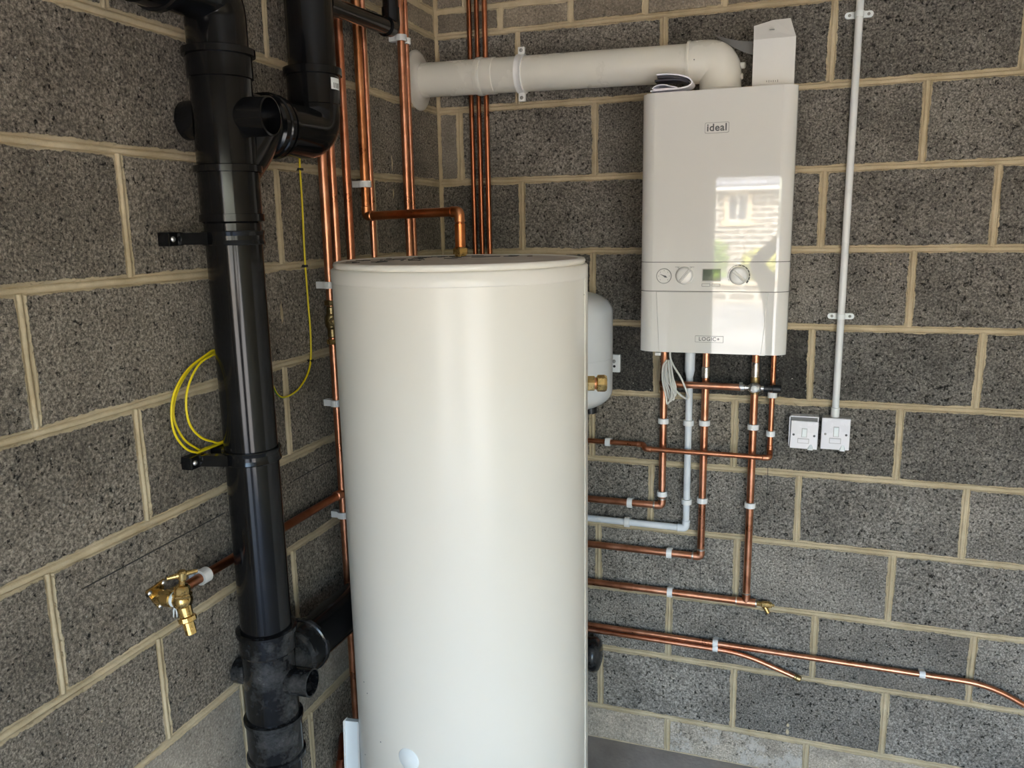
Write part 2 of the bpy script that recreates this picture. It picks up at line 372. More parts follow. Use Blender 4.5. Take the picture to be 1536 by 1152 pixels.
def bead(wall, left, p, q, w=0.0052, proud=0.0012):
    """rounded tooled mortar joint from p to q, given as (distance from corner, height)"""
    n = max(2, int(((q[0] - p[0]) ** 2 + (q[1] - p[1]) ** 2) ** 0.5 / 0.045)); along = abs(q[0] - p[0]) > abs(q[1] - p[1]); vs = []; fs = []; K = 5
    for i in range(n + 1):
        t = i / n; a, z = p[0] + (q[0] - p[0]) * t, p[1] + (q[1] - p[1]) * t; j = random.uniform(-0.0009, 0.0009); ww = w * random.uniform(0.88, 1.12); pr_ = proud + random.uniform(-0.0006, 0.0006)
        for k in range(K):
            an = math.pi * k / (K - 1); lat = math.cos(an) * ww + j; dep = -0.0045 + math.sin(an) * (0.0045 + pr_)
            aa, zz = (a, z + lat) if along else (a + lat, z)
            vs.append(V((dep, -aa, zz)) if left else V((aa, -dep, zz)))
    for i in range(n):
        for k in range(K - 1): fs.append((i * K + k, i * K + k + 1, i * K + K + k + 1, i * K + K + k))
    mb = MB(); mb.add(vs, fs, True); obj('mortar_joint', mb, 'mortar', wall)
def zb(n): return Z0 + (4 - n) * 0.225
BACK_ROWS = {1: (0.277, 0.727, 1.186, 1.648), 2: (0.076, 0.522, 0.975, 1.430), 3: (0.283, 0.735, 1.185, 1.617), 4: (0.07, 0.517, 0.972, 1.428), 5: (0.27, 0.722, 1.175, 1.616),
             6: (0.065, 0.515, 0.965, 1.426), 7: (0.262, 0.711, 1.160, 1.614), 8: (0.09, 0.537, 0.985, 1.435), 9: (0.325, 0.776, 1.229, 1.669), 10: (0.09, 0.545, 0.992, 1.445), 11: (0.325, 0.778, 1.225, 1.67)}
LEFT_ROWS = {1: (0.456, 0.906, 1.356), 2: (0.21, 0.66, 1.11, 1.72), 3: (0.455, 0.905, 1.361), 4: (0.235, 0.685, 1.135, 1.587), 5: (0.48, 0.93, 1.385), 6: (0.25, 0.70, 1.15, 1.604),
             7: (0.498, 0.948, 1.392), 8: (0.27, 0.72, 1.17, 1.62), 9: (0.48, 0.93, 1.39), 10: (0.25, 0.70, 1.16, 1.60), 11: (0.48, 0.93, 1.38)}
def grey(v, warm=0.0): return (v * (1.09 + warm), v * (1.0 + warm * 0.2), v * (0.87 - warm * 0.6))
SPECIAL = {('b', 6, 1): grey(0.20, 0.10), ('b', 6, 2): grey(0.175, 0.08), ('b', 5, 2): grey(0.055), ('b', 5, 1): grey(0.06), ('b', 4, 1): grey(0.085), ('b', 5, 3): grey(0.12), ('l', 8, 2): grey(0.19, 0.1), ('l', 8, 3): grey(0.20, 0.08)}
def build_rows(wall, left, rows, limit):
    k = 'l' if left else 'b'
    for r, js in rows.items():
        z1, z0 = zb(r), (zb(r + 1) if r < 11 else -0.005)
        js = [0.0] + list(js)
        while js[-1] < limit: js.append(min(js[-1] + 0.45, limit) if limit - js[-1] > 0.5 else limit)
        bead(wall, left, (0.004, z1), (limit, z1))
        for a in js[1:-1]: bead(wall, left, (a, max(z0, 0.0) + 0.006), (a, z1 - 0.006))
        for i, (a, b) in enumerate(zip(js, js[1:])):
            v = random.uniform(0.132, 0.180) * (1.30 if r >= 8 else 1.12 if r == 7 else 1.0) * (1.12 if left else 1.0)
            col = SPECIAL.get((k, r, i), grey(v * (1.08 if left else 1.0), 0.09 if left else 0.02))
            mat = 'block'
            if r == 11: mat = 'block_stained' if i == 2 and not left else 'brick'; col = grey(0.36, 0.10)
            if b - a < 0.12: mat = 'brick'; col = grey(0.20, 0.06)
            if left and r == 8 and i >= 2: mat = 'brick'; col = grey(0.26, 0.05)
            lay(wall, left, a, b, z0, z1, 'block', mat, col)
    z = zb(1); off = 0
    for c in range(5):                        # brick courses under the ceiling
        z1 = min(z + 0.075, CEIL - 0.002)
        a = -0.01 if False else 0.0; first = [0.222, 0.105, 0.222, 0.11, 0.22][c]
        js = [0.0, first]
        while js[-1] < limit: js.append(min(js[-1] + 0.225, limit))
        for i, (p, q) in enumerate(zip(js, js[1:])):
            lay(wall, left, p, q, z, z1, 'brick', 'brick', grey(random.uniform(0.17, 0.26), 0.14))
        z = z1
build_rows(wb, False, BACK_ROWS, 3.40)
build_rows(wl, True, LEFT_ROWS, 3.6)

# pencil setting-out lines drawn on the blocks
def pencil(wall, p, q, w=0.0016):
    p, q = V(p), V(q); d = (q - p).normalized(); n = V((1, 0, 0)) if wall is wl else V((0, -1, 0)); s = d.cross(n).normalized() * w / 2
    mb = MB(); mb.add([p - s - n * 0.004, p + s - n * 0.004, q + s - n * 0.004, q - s - n * 0.004, p - s + n * 0.0016, p + s + n * 0.0016, q + s + n * 0.0016, q - s + n * 0.0016],
                      [(0, 1, 2, 3), (7, 6, 5, 4), (0, 4, 5, 1), (1, 5, 6, 2), (2, 6, 7, 3), (3, 7, 4, 0)]); obj('pencil_line', mb, 'pencil', wall)
pencil(wl, atx(122, 884, 0), atx(337, 769, 0)); pencil(wl, atx(440, 721, 0), atx(502, 686, 0))
pencil(wb, aty(1152, 698, 0), aty(1150, 773, 0)); pencil(wb, aty(1051, 842, 0), aty(1050, 890, 0))

for w_, p, a, b in ((wl, atx(423, 470, 0), 0.006, 0.028), (wl, atx(588, 245, 0), 0.003, 0.030), (wl, atx(590, 290, 0), 0.0025, 0.018), (wb, aty(1182, 1088, 0), 0.006, 0.009), (wb, aty(1181, 1098, 0), 0.007, 0.014), (wb, aty(1336, 396, 0), 0.003, 0.009), (wl, atx(152, 1082, 0), 0.005, 0.004)):
    n_ = V((1, 0, 0)) if w_ is wl else V((0, -1, 0)); t_ = V((0, 1, 0)) if w_ is wl else V((1, 0, 0)); pl = []
    for k in range(14): an = 2 * math.pi * k / 14; rr = 1 + 0.25 * math.sin(k * 2.7); pl.append(p + t_ * math.cos(an) * a * rr + V((0, 0, math.sin(an) * b * rr)) - n_ * 0.002)
    mb = MB(); mb.add(pl + [p + n_ * 0.0035], [(k, (k + 1) % 14, 14) for k in range(14)], True); obj('mortar_splash', mb, 'mortar', w_)

# ------------------------------------------------------------------ pipe helpers
def clip(parent, P, d, n, r, s, mat='clip_white', w=0.0165, th=0.0056):
    """snap-in pipe clip: open ring round the pipe at P with a stem back to the wall at distance s"""
    P, d, n = V(P), V(d).normalized(), V(n).normalized(); t = d.cross(n); mb = MB()
    ro, ri = r + th, r + 0.0002; seg = 20; vs = []; fs = []
    angs = [-math.pi * 0.86 + math.pi * 1.72 * i / (seg - 1) for i in range(seg)]
    for a in angs:
        e = n * -math.cos(a) + t * math.sin(a) if False else n * math.cos(a) + t * math.sin(a)
        for rr, k in ((ri, -1), (ro, -1), (ro, 1), (ri, 1)): vs.append(P + e * rr + d * (k * w / 2))
    for i in range(seg - 1):
        for k in range(4): fs.append((i * 4 + k, i * 4 + (k + 1) % 4, i * 4 + 4 + (k + 1) % 4, i * 4 + 4 + k))
    fs += [(3, 2, 1, 0), tuple(len(vs) - 4 + k for k in range(4))]
    mb.add(vs, fs)
    hw = r * 0.8
    def bx(c0, c1, hw):
        vv = [P + n * c + t * (sx * hw) + d * (k * w / 2) for c in (c0, c1) for sx, k in ((-1, -1), (1, -1), (1, 1), (-1, 1))]
        mb.add(vv, [(0, 1, 2, 3), (7, 6, 5, 4), (0, 4, 5, 1), (1, 5, 6, 2), (2, 6, 7, 3), (3, 7, 4, 0)])
    bx(-r * 0.9, -s, hw)
    return obj('pipe_clip', mb, mat, parent)
def run(name, label, pts, r, bend, mat='copper', cat='pipe', elbows=True, clips=(), n=None, s=None, color=(1, 1, 1), group=None, tin=False, emat=None, clip_th=0.0056):
    """a pipe run through pts with fittings at the corners and clips at the given points on it"""
    pts = [V(p) for p in pts]
    base = min(pts, key=lambda p: p.z)
    t = thing(name, label, cat, base, group)
    obj('pipe', MB().tube(fillet(pts, bend), r, 16), mat, t, color)
    if elbows:
        for a, b, c in zip(pts, pts[1:], pts[2:]):
            d0, d1 = (a - b).normalized(), (c - b).normalized()
            if d0.angle(d1) > 2.9: continue
            L = bend + r * 0.9
            e = obj('elbow', MB().tube(fillet([b + d0 * L, b, b + d1 * L], bend), r * 1.13, 16), emat or mat, t, color)
            for d in (d0, d1):
                ring = MB().lathe(b + d * (L - 0.003), d, [(r * 1.0, 0), (r * 1.2, 0), (r * 1.2, 0.004), (r, 0.006)], 16)
                obj('solder_ring' if mat == 'copper' else 'socket_ring', ring, 'solder' if (mat == 'copper' and tin) else mat, e, color)
    for P, d in clips: clip(t, P, d, n, r, s, 'clip_white', th=clip_th)
    return t
NB, NL = V((0, -1, 0)), V((1, 0, 0))          # outward normals of back and left wall
SB, SL = 0.030, 0.034                          # pipe axis stand-off from each wall
Zd, Xd = V((0, 0, 1)), V((1, 0, 0))

# ------------------------------------------------------------------ hot water cylinder (largest thing)
TX, TY, TR = 0.430, -0.872, 0.275
TTOP = zfront(691, 397, (TX, TY), TR)
tank = thing('hot_water_cylinder', 'tall cream-white hot water cylinder standing on the floor in front of the corner', 'water tank', (TX, TY, 0))
zg = zfront(691, 408, (TX, TY), TR); zbnd = zfront(691, 430, (TX, TY), TR)
body = obj('casing', MB().revolve((TX, TY, 0), Zd, [(TR - 0.004, 0.0), (TR, 0.004), (TR, 0.8), (TR, zbnd - 0.001)], 128), 'tank_cream', tank)
obj('rim_band', MB().revolve((TX, TY, 0), Zd, [(TR - 0.006, zbnd - 0.01), (TR + 0.0012, zbnd - 0.001), (TR + 0.0014, zbnd), (TR + 0.0014, zg - 0.003), (TR - 0.002, zg), (TR - 0.007, zg + 0.0006)], 128), 'tank_lid', tank)
lid = obj('lid', MB().revolve((TX, TY, 0), Zd, [(TR - 0.009, zg - 0.002), (TR - 0.0045, zg + 0.003), (TR - 0.0035, TTOP - 0.006), (TR - 0.006, TTOP - 0.001), (TR - 0.012, TTOP), (TR - 0.02, TTOP - 0.003)], 128, capb=False), 'tank_lid', tank)
obj('lid_panel', MB().lathe((TX, TY, 0), Zd, [(TR - 0.018, TTOP - 0.006), (TR - 0.018, TTOP - 0.0025)], 96), 'tank_top_dusty', lid)
rl = random.Random(3)
for k in range(46):                            # dark flakes of dirt and swarf on the lid
    a = math.radians(rl.uniform(120, 215) if k < 34 else rl.uniform(60, 120)); rr = math.sqrt(rl.uniform(0.12, 0.92)) * (TR - 0.03)
    p = V((TX + math.cos(a) * rr, TY + math.sin(a) * rr, TTOP - 0.0025)); L = rl.uniform(0.006, 0.02); ang = rl.uniform(0, 3.14); w = rl.uniform(0.002, 0.005)
    d = V((math.cos(ang), math.sin(ang), 0)); q = V((-d.y, d.x, 0)); mb = MB()
    pl = [p + d * (L * x) + q * (w * y) for x, y in ((-1, 0), (-0.3, 0.8), (0.4, 0.5), (1, 0.9), (0.8, -0.1), (0.1, -0.8))]
    mb.add(pl + [x + V((0, 0, 0.0012)) for x in pl], [tuple(range(6))[::-1], tuple(range(6, 12))] + [(i, (i + 1) % 6, 6 + (i + 1) % 6, 6 + i) for i in range(6)])
    obj('dirt_flake', mb, 'black_rubber', lid)
# overlapped vertical sheet seam on the right of the casing
view = (CAM - V((TX, TY, CAM.z))); va = math.atan2(view.y, view.x)
sa = va + math.radians(70.0)
mb = MB(); seg = 10; vs = []
for z in (0.0, zbnd - 0.001):
    for i in range(seg + 1):
        a = sa + math.radians(34.0) * i / seg; vs.append(V((TX + math.cos(a) * (TR + 0.0012), TY + math.sin(a) * (TR + 0.0012), z)))
    for i in range(seg + 1):
        a = sa + math.radians(34.0) * i / seg; vs.append(V((TX + math.cos(a) * (TR - 0.002), TY + math.sin(a) * (TR - 0.002), z)))
n2 = 2 * (seg + 1); fs = []
for i in range(seg): fs.append((i, i + 1, n2 + i + 1, n2 + i))
fs.append((0, n2, n2 + seg + 1, seg + 1)); fs.append((seg, 2 * seg + 1, n2 + 2 * seg + 1, n2 + seg))
mb.add(vs, fs, False); obj('seam_flap', mb, 'tank_cream', tank)
# round white blanking plug low on the front
def on_tank(u, v):
    d = ray(u, v); ox, oy = CAM.x - TX, CAM.y - TY; a = d.x ** 2 + d.y ** 2; b = ox * d.x + oy * d.y; c = ox * ox + oy * oy - TR * TR
    t = (-b - math.sqrt(b * b - a * c)) / a; return CAM + d * t
P = on_tank(613, 1139); nrm = V((P.x - TX, P.y - TY, 0)).normalized()
obj('blanking_plug', MB().revolve(P - nrm * 0.004, nrm, [(0.0255, 0), (0.0255, 0.004), (0.024, 0.0055), (0.0, 0.0066)], 32), 'strip_white', tank)
for (u, v) in ((546, 1023), (571, 1113), (548, 1132), (876, 442), (551, 1040)):
    P = on_tank(u, v); nn = V((P.x - TX, P.y - TY, 0)).normalized(); obj('scuff_mark', MB().lathe(P - nn * 0.001, nn, [(0.0016, 0), (0.0014, 0.0014)], 8), 'print_grey', tank)
# brass compression fitting out of the side
pf = aty(882, 585, TY); ang = va + math.radians(82); fd = V((math.cos(ang), math.sin(ang), 0)); fo = V((TX, TY, pf.z)) + fd * (TR - 0.006)
ft = obj('compression_fitting', MB().lathe(fo, fd, [(0.013, 0), (0.018, 0.004), (0.018, 0.022), (0.0115, 0.024), (0.0115, 0.028)], 6, smooth=False), 'brass', tank)
obj('nut', MB().lathe(fo + fd * 0.026, fd, [(0.014, 0), (0.019, 0.003), (0.019, 0.018), (0.0165, 0.023), (0.011, 0.024)], 8, smooth=False), 'brass', ft)
obj('copper_ring', MB().lathe(fo + fd * 0.021, fd, [(0.0125, 0), (0.0135, 0.003), (0.0125, 0.006)], 20), 'copper', ft)

# ------------------------------------------------------------------ black soil stack on the left wall
SX, SY, SR = 0.090, -1.187, 0.053
def zs(u, v): return zfront(u, v, (SX, SY), SR)
stk = thing('soil_stack', 'black plastic soil stack clamped to the block wall, with side branches and bosses', 'drain pipe', (SX, SY, 0))
BK, BD = 'black_pipe', 'black_pipe_dusty'
z_bend0 = zs(333, 62)
zbr = atx(240, 10, SX).z + 0.054              # axis height of the horizontal top leg
zbr = zbr + 0.001
obj('pipe', MB().lathe((SX, SY, 0), Zd, [(SR, 0), (SR, z_bend0)], 48), BK, stk)
bendp = fillet([(SX, SY, z_bend0 - 0.01), (SX, SY, zbr), (SX, SY - 0.26, zbr)], 0.095, 14)
bnd = obj('top_bend', MB().tube(bendp, SR + 0.002, 40), BK, stk)
obj('socket_ring', MB().lathe((SX, SY - 0.135, zbr), (0, -1, 0), [(SR, 0), (SR + 0.011, 0.003), (SR + 0.011, 0.014), (SR + 0.007, 0.016), (SR + 0.007, 0.06), (SR, 0.062)], 40), BK, bnd)
def sock(name, z0, z1, extra, par=stk, mat=BK, rim=0.012, up=True, xy=(SX, SY)):
    """socket with a raised lip at its mouth"""
    R = SR + extra
    pr = [(SR, z0), (R, z0 + 0.003), (R, z1 - rim), (R + 0.0065, z1 - rim + 0.001), (R + 0.0065, z1 - 0.0015), (R + 0.003, z1), (SR, z1)]
    return obj(name, MB().lathe((xy[0], xy[1], 0), Zd, pr, 48), mat, par)
z_t, z_tb, z_sb = zs(333, 65), zs(333, 77.5), zs(335, 114)
sock('collar', z_sb, z_t, 0.0065, rim=z_t - z_tb)
z_f0, z_f1 = zs(342, 257), zs(342, 245)
fit = obj('boss_branch', MB().lathe((SX, SY, 0), Zd, [(SR, z_f0), (SR + 0.003, z_f0 + 0.002), (SR + 0.003, z_sb + 0.01), (SR, z_sb + 0.012)], 48), BK, stk)
sock('collar', zs(345, 335), z_f1, 0.004, rim=z_f1 - z_f0)
obj('collar', MB().lathe((SX, SY, 0), Zd, [(SR, zs(345, 333)), (SR + 0.0075, zs(345, 332)), (SR + 0.0075, zs(345, 321)), (SR, zs(345, 320))], 48), BK, stk)
def boss(par, z, sgn, L=0.078, R=0.036, mat=BK, dz=0.0):
    o = V((SX, SY, z)); d = V((sgn, 0.06 * sgn, dz)).normalized()
    mb = MB().lathe(o, d, [(R * 0.96, 0.03), (R, 0.05), (R, L), (R - 0.0035, L + 0.001), (R - 0.0035, L - 0.03)], 32, capa=False, capb=False)
    mb.lathe(o, d, [(R - 0.0036, L - 0.03), (R - 0.0036, L - 0.029)], 32)
    return obj('boss', mb, mat, par)
zbo = aty(393, 174, SY).z
boss(fit, zbo, 1, L=0.100); boss(fit, zbo, -1, L=0.082)
# upper branch across to the second vertical pipe
S2X, S2Y = 0.090, -0.872
zub = 1.995
obj('branch_inlet', MB().tube(spline([(SX, SY + 0.01, zub - 0.09), (SX, SY + 0.05, zub - 0.055), (SX, SY + 0.09, zub - 0.015), (SX, SY + 0.13, zub)], 6), SR + 0.001, 32), BK, fit)
obj('branch_socket', MB().lathe((SX, SY, zub), (0, 1, 0), [(SR, 0.03), (SR + 0.004, 0.05), (SR + 0.004, 0.11), (SR + 0.010, 0.113), (SR + 0.010, 0.128), (SR + 0.013, 0.130), (SR + 0.013, 0.142), (SR + 0.007, 0.144), (SR + 0.007, 0.152), (SR + 0.010, 0.153), (SR + 0.010, 0.160), (SR, 0.164)], 48), BK, fit)
z2s = zfront(466, 100, (S2X, S2Y), SR)
eb = obj('branch_bend', MB().tube(fillet([(SX, SY + 0.14, zub), (S2X, S2Y, zub), (S2X, S2Y, z2s - 0.02)], 0.112, 14), SR + 0.0025, 40), BK, stk)
p2 = obj('upper_pipe', MB().lathe((S2X, S2Y, 0), Zd, [(SR - 0.001, z2s - 0.03), (SR - 0.001, 2.79)], 48), BK, stk)
sock('collar', z2s - 0.075, z2s + 0.006, 0.0045, par=p2, rim=0.018, xy=(S2X, S2Y))
# small barcode sticker on that socket
a0 = math.atan2(CAM.y - S2Y, CAM.x - S2X) + math.radians(52); zst = zfront(497, 124, (S2X, S2Y), SR) ; Rst = SR + 0.0052
def curved_label(name, mat, par, cx, cy, R, a0, a1, z0, z1, th=0.0006):
    mb = MB(); n = 6; vs = []
    for rr in (R, R + th):
        for z in (z0, z1):
            for i in range(n + 1):
                a = a0 + (a1 - a0) * i / n; vs.append(V((cx + math.cos(a) * rr, cy + math.sin(a) * rr, z)))
    k = n + 1; fs = []
    for i in range(n): fs += [(2 * k + i, 2 * k + i + 1, 3 * k + i + 1, 3 * k + i), (i, i + 1, 2 * k + i + 1, 2 * k + i), (k + i, k + i + 1, 3 * k + i + 1, 3 * k + i)]
    fs += [(0, k, 3 * k, 2 * k), (n, k + n, 3 * k + n, 2 * k + n)]
    mb.add(vs, fs); return obj(name, mb, mat, par)
st = curved_label('sticker', 'strip_white', p2, S2X, S2Y, Rst, a0 - 0.2, a0 + 0.32, zst - 0.011, zst + 0.013)
for i, (q, w) in enumerate(((0.0, .03), (0.05, .015), (0.09, .03), (0.14, .012), (0.17, .03), (0.22, .02))):
    curved_label('barcode_bar', 'print_grey', st, S2X, S2Y, Rst + 0.0004, a0 - 0.08 + q * 1.4, a0 - 0.08 + q * 1.4 + w, zst - 0.008, zst + 0.003, 0.0005)
# clamps with side lug and screw
def clamp(v, uend):
    z = zs(352, v) if v < 500 else zs(372, v); lug = atx(uend[0], uend[1], 0.022); yl = lug.y
    R = SR + 0.006; h = 0.0135
    mb = MB().lathe((SX, SY, z), Zd, [(SR, -h), (R - 0.001, -h), (R, -h + 0.002), (R - 0.002, -0.004), (R - 0.002, 0.004), (R, h - 0.002), (R - 0.001, h), (SR, h)], 48)
    b = obj('clamp', mb, BK, stk)
    # strap from the band to the wall lug
    p0, p1 = V((SX - 0.012, SY - R + 0.004, z)), V((0.020, yl + 0.02, z)); d = (p1 - p0).normalized(); q = V((-d.y, d.x, 0)) * 0.008
    m2 = MB(); vv = []
    for zz in (z - 0.011, z + 0.011): vv += [p0 + q + V((0, 0, zz - z)), p0 - q + V((0, 0, zz - z)), p1 - q + V((0, 0, zz - z)), p1 + q + V((0, 0, zz - z))]
    m2.add(vv, [(3, 2, 1, 0), (4, 5, 6, 7), (0, 1, 5, 4), (1, 2, 6, 5), (2, 3, 7, 6), (3, 0, 4, 7)])
    obj('strap', m2, BK, b)
    obj('lug', MB().box((-0.003, yl - 0.012, z - 0.013), (0.024, yl + 0.03, z + 0.013), 0.004), BK, b)
    obj('screw', MB().revolve((0.023, yl, z), Xd, [(0.0052, 0), (0.0052, 0.002), (0.0035, 0.0042), (0.0, 0.0045)], 16), 'chrome', b)
    obj('wall_bracket', MB().box((-0.003, SY - 0.016, z - 0.011), (SX - SR + 0.004, SY + 0.016, z + 0.011), 0.002), BK, b)
clamp(357, (258, 357)); clamp(691, (291, 691))
CLZ, CLY = zs(372, 691), atx(291, 691, 0.022).y   # lower clamp: height and lug position
# lower branch fitting, dusty
z_l1, z_l0 = zs(394, 957), zs(404, 1097)
low = obj('lower_branch', MB().lathe((SX, SY, 0), Zd, [(SR, z_l0 - 0.002), (SR + 0.003, z_l0), (SR + 0.003, z_l1 - 0.055), (SR + 0.0055, z_l1 - 0.05), (SR + 0.0055, z_l1 - 0.012), (SR + 0.010, z_l1 - 0.0105), (SR + 0.010, z_l1 - 0.002), (SR + 0.005, z_l1), (SR, z_l1)], 48), BD, stk)
zc1, zc0 = zs(404, 1092), zs(408, 1149)
obj('collar', MB().lathe((SX, SY, 0), Zd, [(SR, zc0 - 0.012), (SR + 0.010, zc0 - 0.010), (SR + 0.010, zc0), (SR + 0.006, zc0 + 0.002), (SR + 0.006, zc1 - 0.010), (SR + 0.010, zc1 - 0.009), (SR + 0.010, zc1 - 0.001), (SR, zc1)], 48), BD, stk)
obj('foot_collar', MB().lathe((SX, SY, 0), Zd, [(SR + 0.006, 0.0), (SR + 0.006, 0.06), (SR + 0.010, 0.062), (SR + 0.010, 0.072), (SR, 0.074)], 48), BD, stk)
zlb = aty(443, 1022, SY).z
boss(low, zlb, 1, L=0.100, R=0.030, mat=BD); boss(low, zlb + 0.005, -1, L=0.080, R=0.028, mat=BD)
zb2 = 0.848
obj('branch_socket', MB().lathe((SX, SY, zb2), (0, 1, 0), [(SR, 0.02), (SR + 0.003, 0.045), (SR + 0.003, 0.075), (SR + 0.0075, 0.085), (SR + 0.0075, 0.125), (SR + 0.011, 0.127), (SR + 0.011, 0.136), (SR + 0.008, 0.138), (SR, 0.140)], 48), BD, low)
obj('branch_pipe', MB().lathe((SX, SY, zb2), (0.027, 1, 0.012), [(SR - 0.001, 0.10), (SR - 0.001, 0.98)], 40), BK, stk)
obj('branch_bend', MB().tube(fillet([(SX + 0.0251, SY + 0.93, zb2 + 0.011), (SX + 0.029, -0.105, zb2 + 0.012), (SX + 0.029, -0.105, 0.0)], 0.09, 10), SR + 0.002, 32), BK, stk)

# black capped stub behind the cylinder, along the back wall
cp = aty(900, 983, -0.075)
stub = thing('drain_stub', 'black plastic drain pipe end low behind the cylinder, against the block wall', 'drain pipe', (0.40, -0.075, cp.z - 0.06))
obj('pipe', MB().tube([(0.24, -0.075, cp.z), (cp.x - 0.02, -0.075, cp.z)], 0.053, 36), BD, stub)
obj('end_cap', MB().revolve((cp.x - 0.075, -0.075, cp.z), Xd, [(0.053, 0), (0.0585, 0.003), (0.0585, 0.02), (0.0555, 0.022), (0.0555, 0.045), (0.0585, 0.048), (0.058, 0.060), (0.050, 0.073), (0.030, 0.079), (0.0, 0.080)], 40), BD, stub)

# black waste pipe at the top, from the upper stack pipe to an upright
w0 = V((S2X + 0.02, S2Y + 0.045, atx(500, 8, S2X + 0.03).z)); w1 = atx(586, 42, 0.085)
wst = thing('waste_pipe', 'thin black waste pipe running from the stack to a short black upright under the ceiling', 'drain pipe', w1)
obj('pipe', MB().tube([w0, w1], 0.0205, 24), BK, wst)
dd = (w1 - w0).normalized()
wu = w1 + dd * 0.004
ebp = [w1 - dd * 0.035, wu, wu + V((0, 0, 0.05))]
obj('elbow', MB().tube(fillet(ebp, 0.016, 8), 0.0235, 24), BK, wst)
obj('elbow_rim', MB().lathe(w1 - dd * 0.037, dd, [(0.0205, 0), (0.0252, 0.001), (0.0252, 0.006), (0.0235, 0.007)], 24), BK, wst)
obj('upright', MB().tube([wu + V((0, 0, 0.03)), V((wu.x, wu.y, 2.79))], 0.0205, 24), BK, wst)
obj('boss_collar', MB().lathe(w0 - dd * 0.02, dd, [(0.026, 0), (0.026, 0.045), (0.0205, 0.047)], 24), BK, wst)

# ------------------------------------------------------------------ copper on the left wall
def vL(pts, x=SL): return sum(atx(u, v, x).y for u, v in pts) / len(pts)
def zL(u, v, x=SL): return atx(u, v, x).z
TOPZ = 2.795
CW, CD = (1, 1, 1), (0.72, 0.62, 0.55)
yA = vL([(484, 200), (492, 383), (503, 560), (515, 800)])
zc = zL(497, 482)
pa = thing('valved_copper_pipe', 'copper riser with a brass stop valve, close beside the cylinder', 'pipe', (SL, yA, 0))
obj('pipe', MB().tube([(SL, yA, 0.0), (SL, yA, zc - 0.02)], 0.0112, 16), 'copper', pa, CW)
obj('pipe', MB().tube([(SL, yA, zc + 0.02), (SL, yA, TOPZ)], 0.0112, 16), 'copper', pa, CW)
vb = obj('stop_valve', MB().lathe((SL, yA, zc), Zd, [(0.010, -0.042), (0.013, -0.038), (0.013, -0.020), (0.016, -0.014), (0.018, 0), (0.016, 0.014), (0.013, 0.020), (0.013, 0.034), (0.010, 0.040)], 20), 'old_brass', pa)
obj('bonnet', MB().lathe((SL, yA, zc), (0.7, -0.7, 0), [(0.012, 0.008), (0.012, 0.026), (0.009, 0.028), (0.009, 0.034), (0.0, 0.0345)], 8, smooth=False), 'old_brass', vb)
for v, w in ((454, 0.007), (513, 0.007)):
    obj('compression_nut', MB().lathe((SL, yA, zL(497, v)), Zd, [(0.012, -w), (0.0165, -w + 0.002), (0.0165, w - 0.002), (0.012, w)], 6, smooth=False), 'old_brass' if v < 480 else 'brass', vb)
    obj('olive_neck', MB().lathe((SL, yA, zL(497, v + (11 if v < 480 else -11))), Zd, [(0.0105, -0.011), (0.0105, 0.011)], 16), 'brass', vb)
for v in (427, 607, 783): clip(pa, (SL, yA, zL(498, v)), Zd, NL, 0.0112, SL)
def riser(label, pts, r, clips=(), color=CW, x=SL, top=TOPZ, bot=0.0, group=None):
    y = vL(pts, x); t = thing('copper_riser', label, 'pipe', (x, y, bot))
    obj('pipe', MB().tube([(x, y, bot), (x, y, top)], r, 16), 'copper', t, color)
    for v in clips: clip(t, (x, y, zL(pts[0][0], v, x)), Zd, NL, r, x)
    return t
riser('copper riser right beside the valved riser, passing behind the black branch bend', [(496, 180), (503, 383)], 0.0098)
riser('copper riser on its own, between the valved pair and the pipe bent to the cylinder', [(509, 20), (524, 383)], 0.0108, color=(0.85, 0.75, 0.7))
# riser that turns out to the cylinder top
yC = vL([(536, 33), (548, 310)])
zH = aty(620, 322, -0.62).z
tn = at(692, 384, 2, TTOP - 0.003)
txn, tyn = 0.352, -0.682
pc = run('cylinder_feed_pipe', 'copper pipe coming off the wall and dropping into the top of the cylinder', [(SL, yC, TOPZ), (SL, yC, zH), (txn, tyn, zH + 0.004), (txn, tyn, TTOP)], 0.0112, 0.013, clips=[((SL, yC, zL(545, 276)), Zd)], n=NL, s=SL, color=(0.95, 0.85, 0.62))
obj('tank_union', MB().lathe((txn, tyn, TTOP - 0.004), Zd, [(0.015, 0), (0.015, 0.006), (0.0195, 0.007), (0.0195, 0.020), (0.014, 0.024)], 6, smooth=False), 'brass', pc)
obj('pipe_sleeve', MB().lathe((txn, tyn, TTOP + 0.02), Zd, [(0.0112, 0), (0.0128, 0.001), (0.0128, 0.055), (0.0112, 0.056)], 18), 'copper', pc, (1, 0.8, 0.5))
riser('thin copper riser just behind the pipe that feeds the cylinder top', [(547, 40), (559, 383)], 0.0080)
ye = vL([(601, 0), (613, 383)]); e1 = riser('copper riser beside the flue collar, the thicker of a clipped pair', [(601, 0), (613, 383)], 0.0110, clips=(57,))
f1 = riser('thin copper riser of the clipped pair, next to the flue collar', [(609, 0), (620, 383)], 0.0078, clips=(62,), x=0.030)
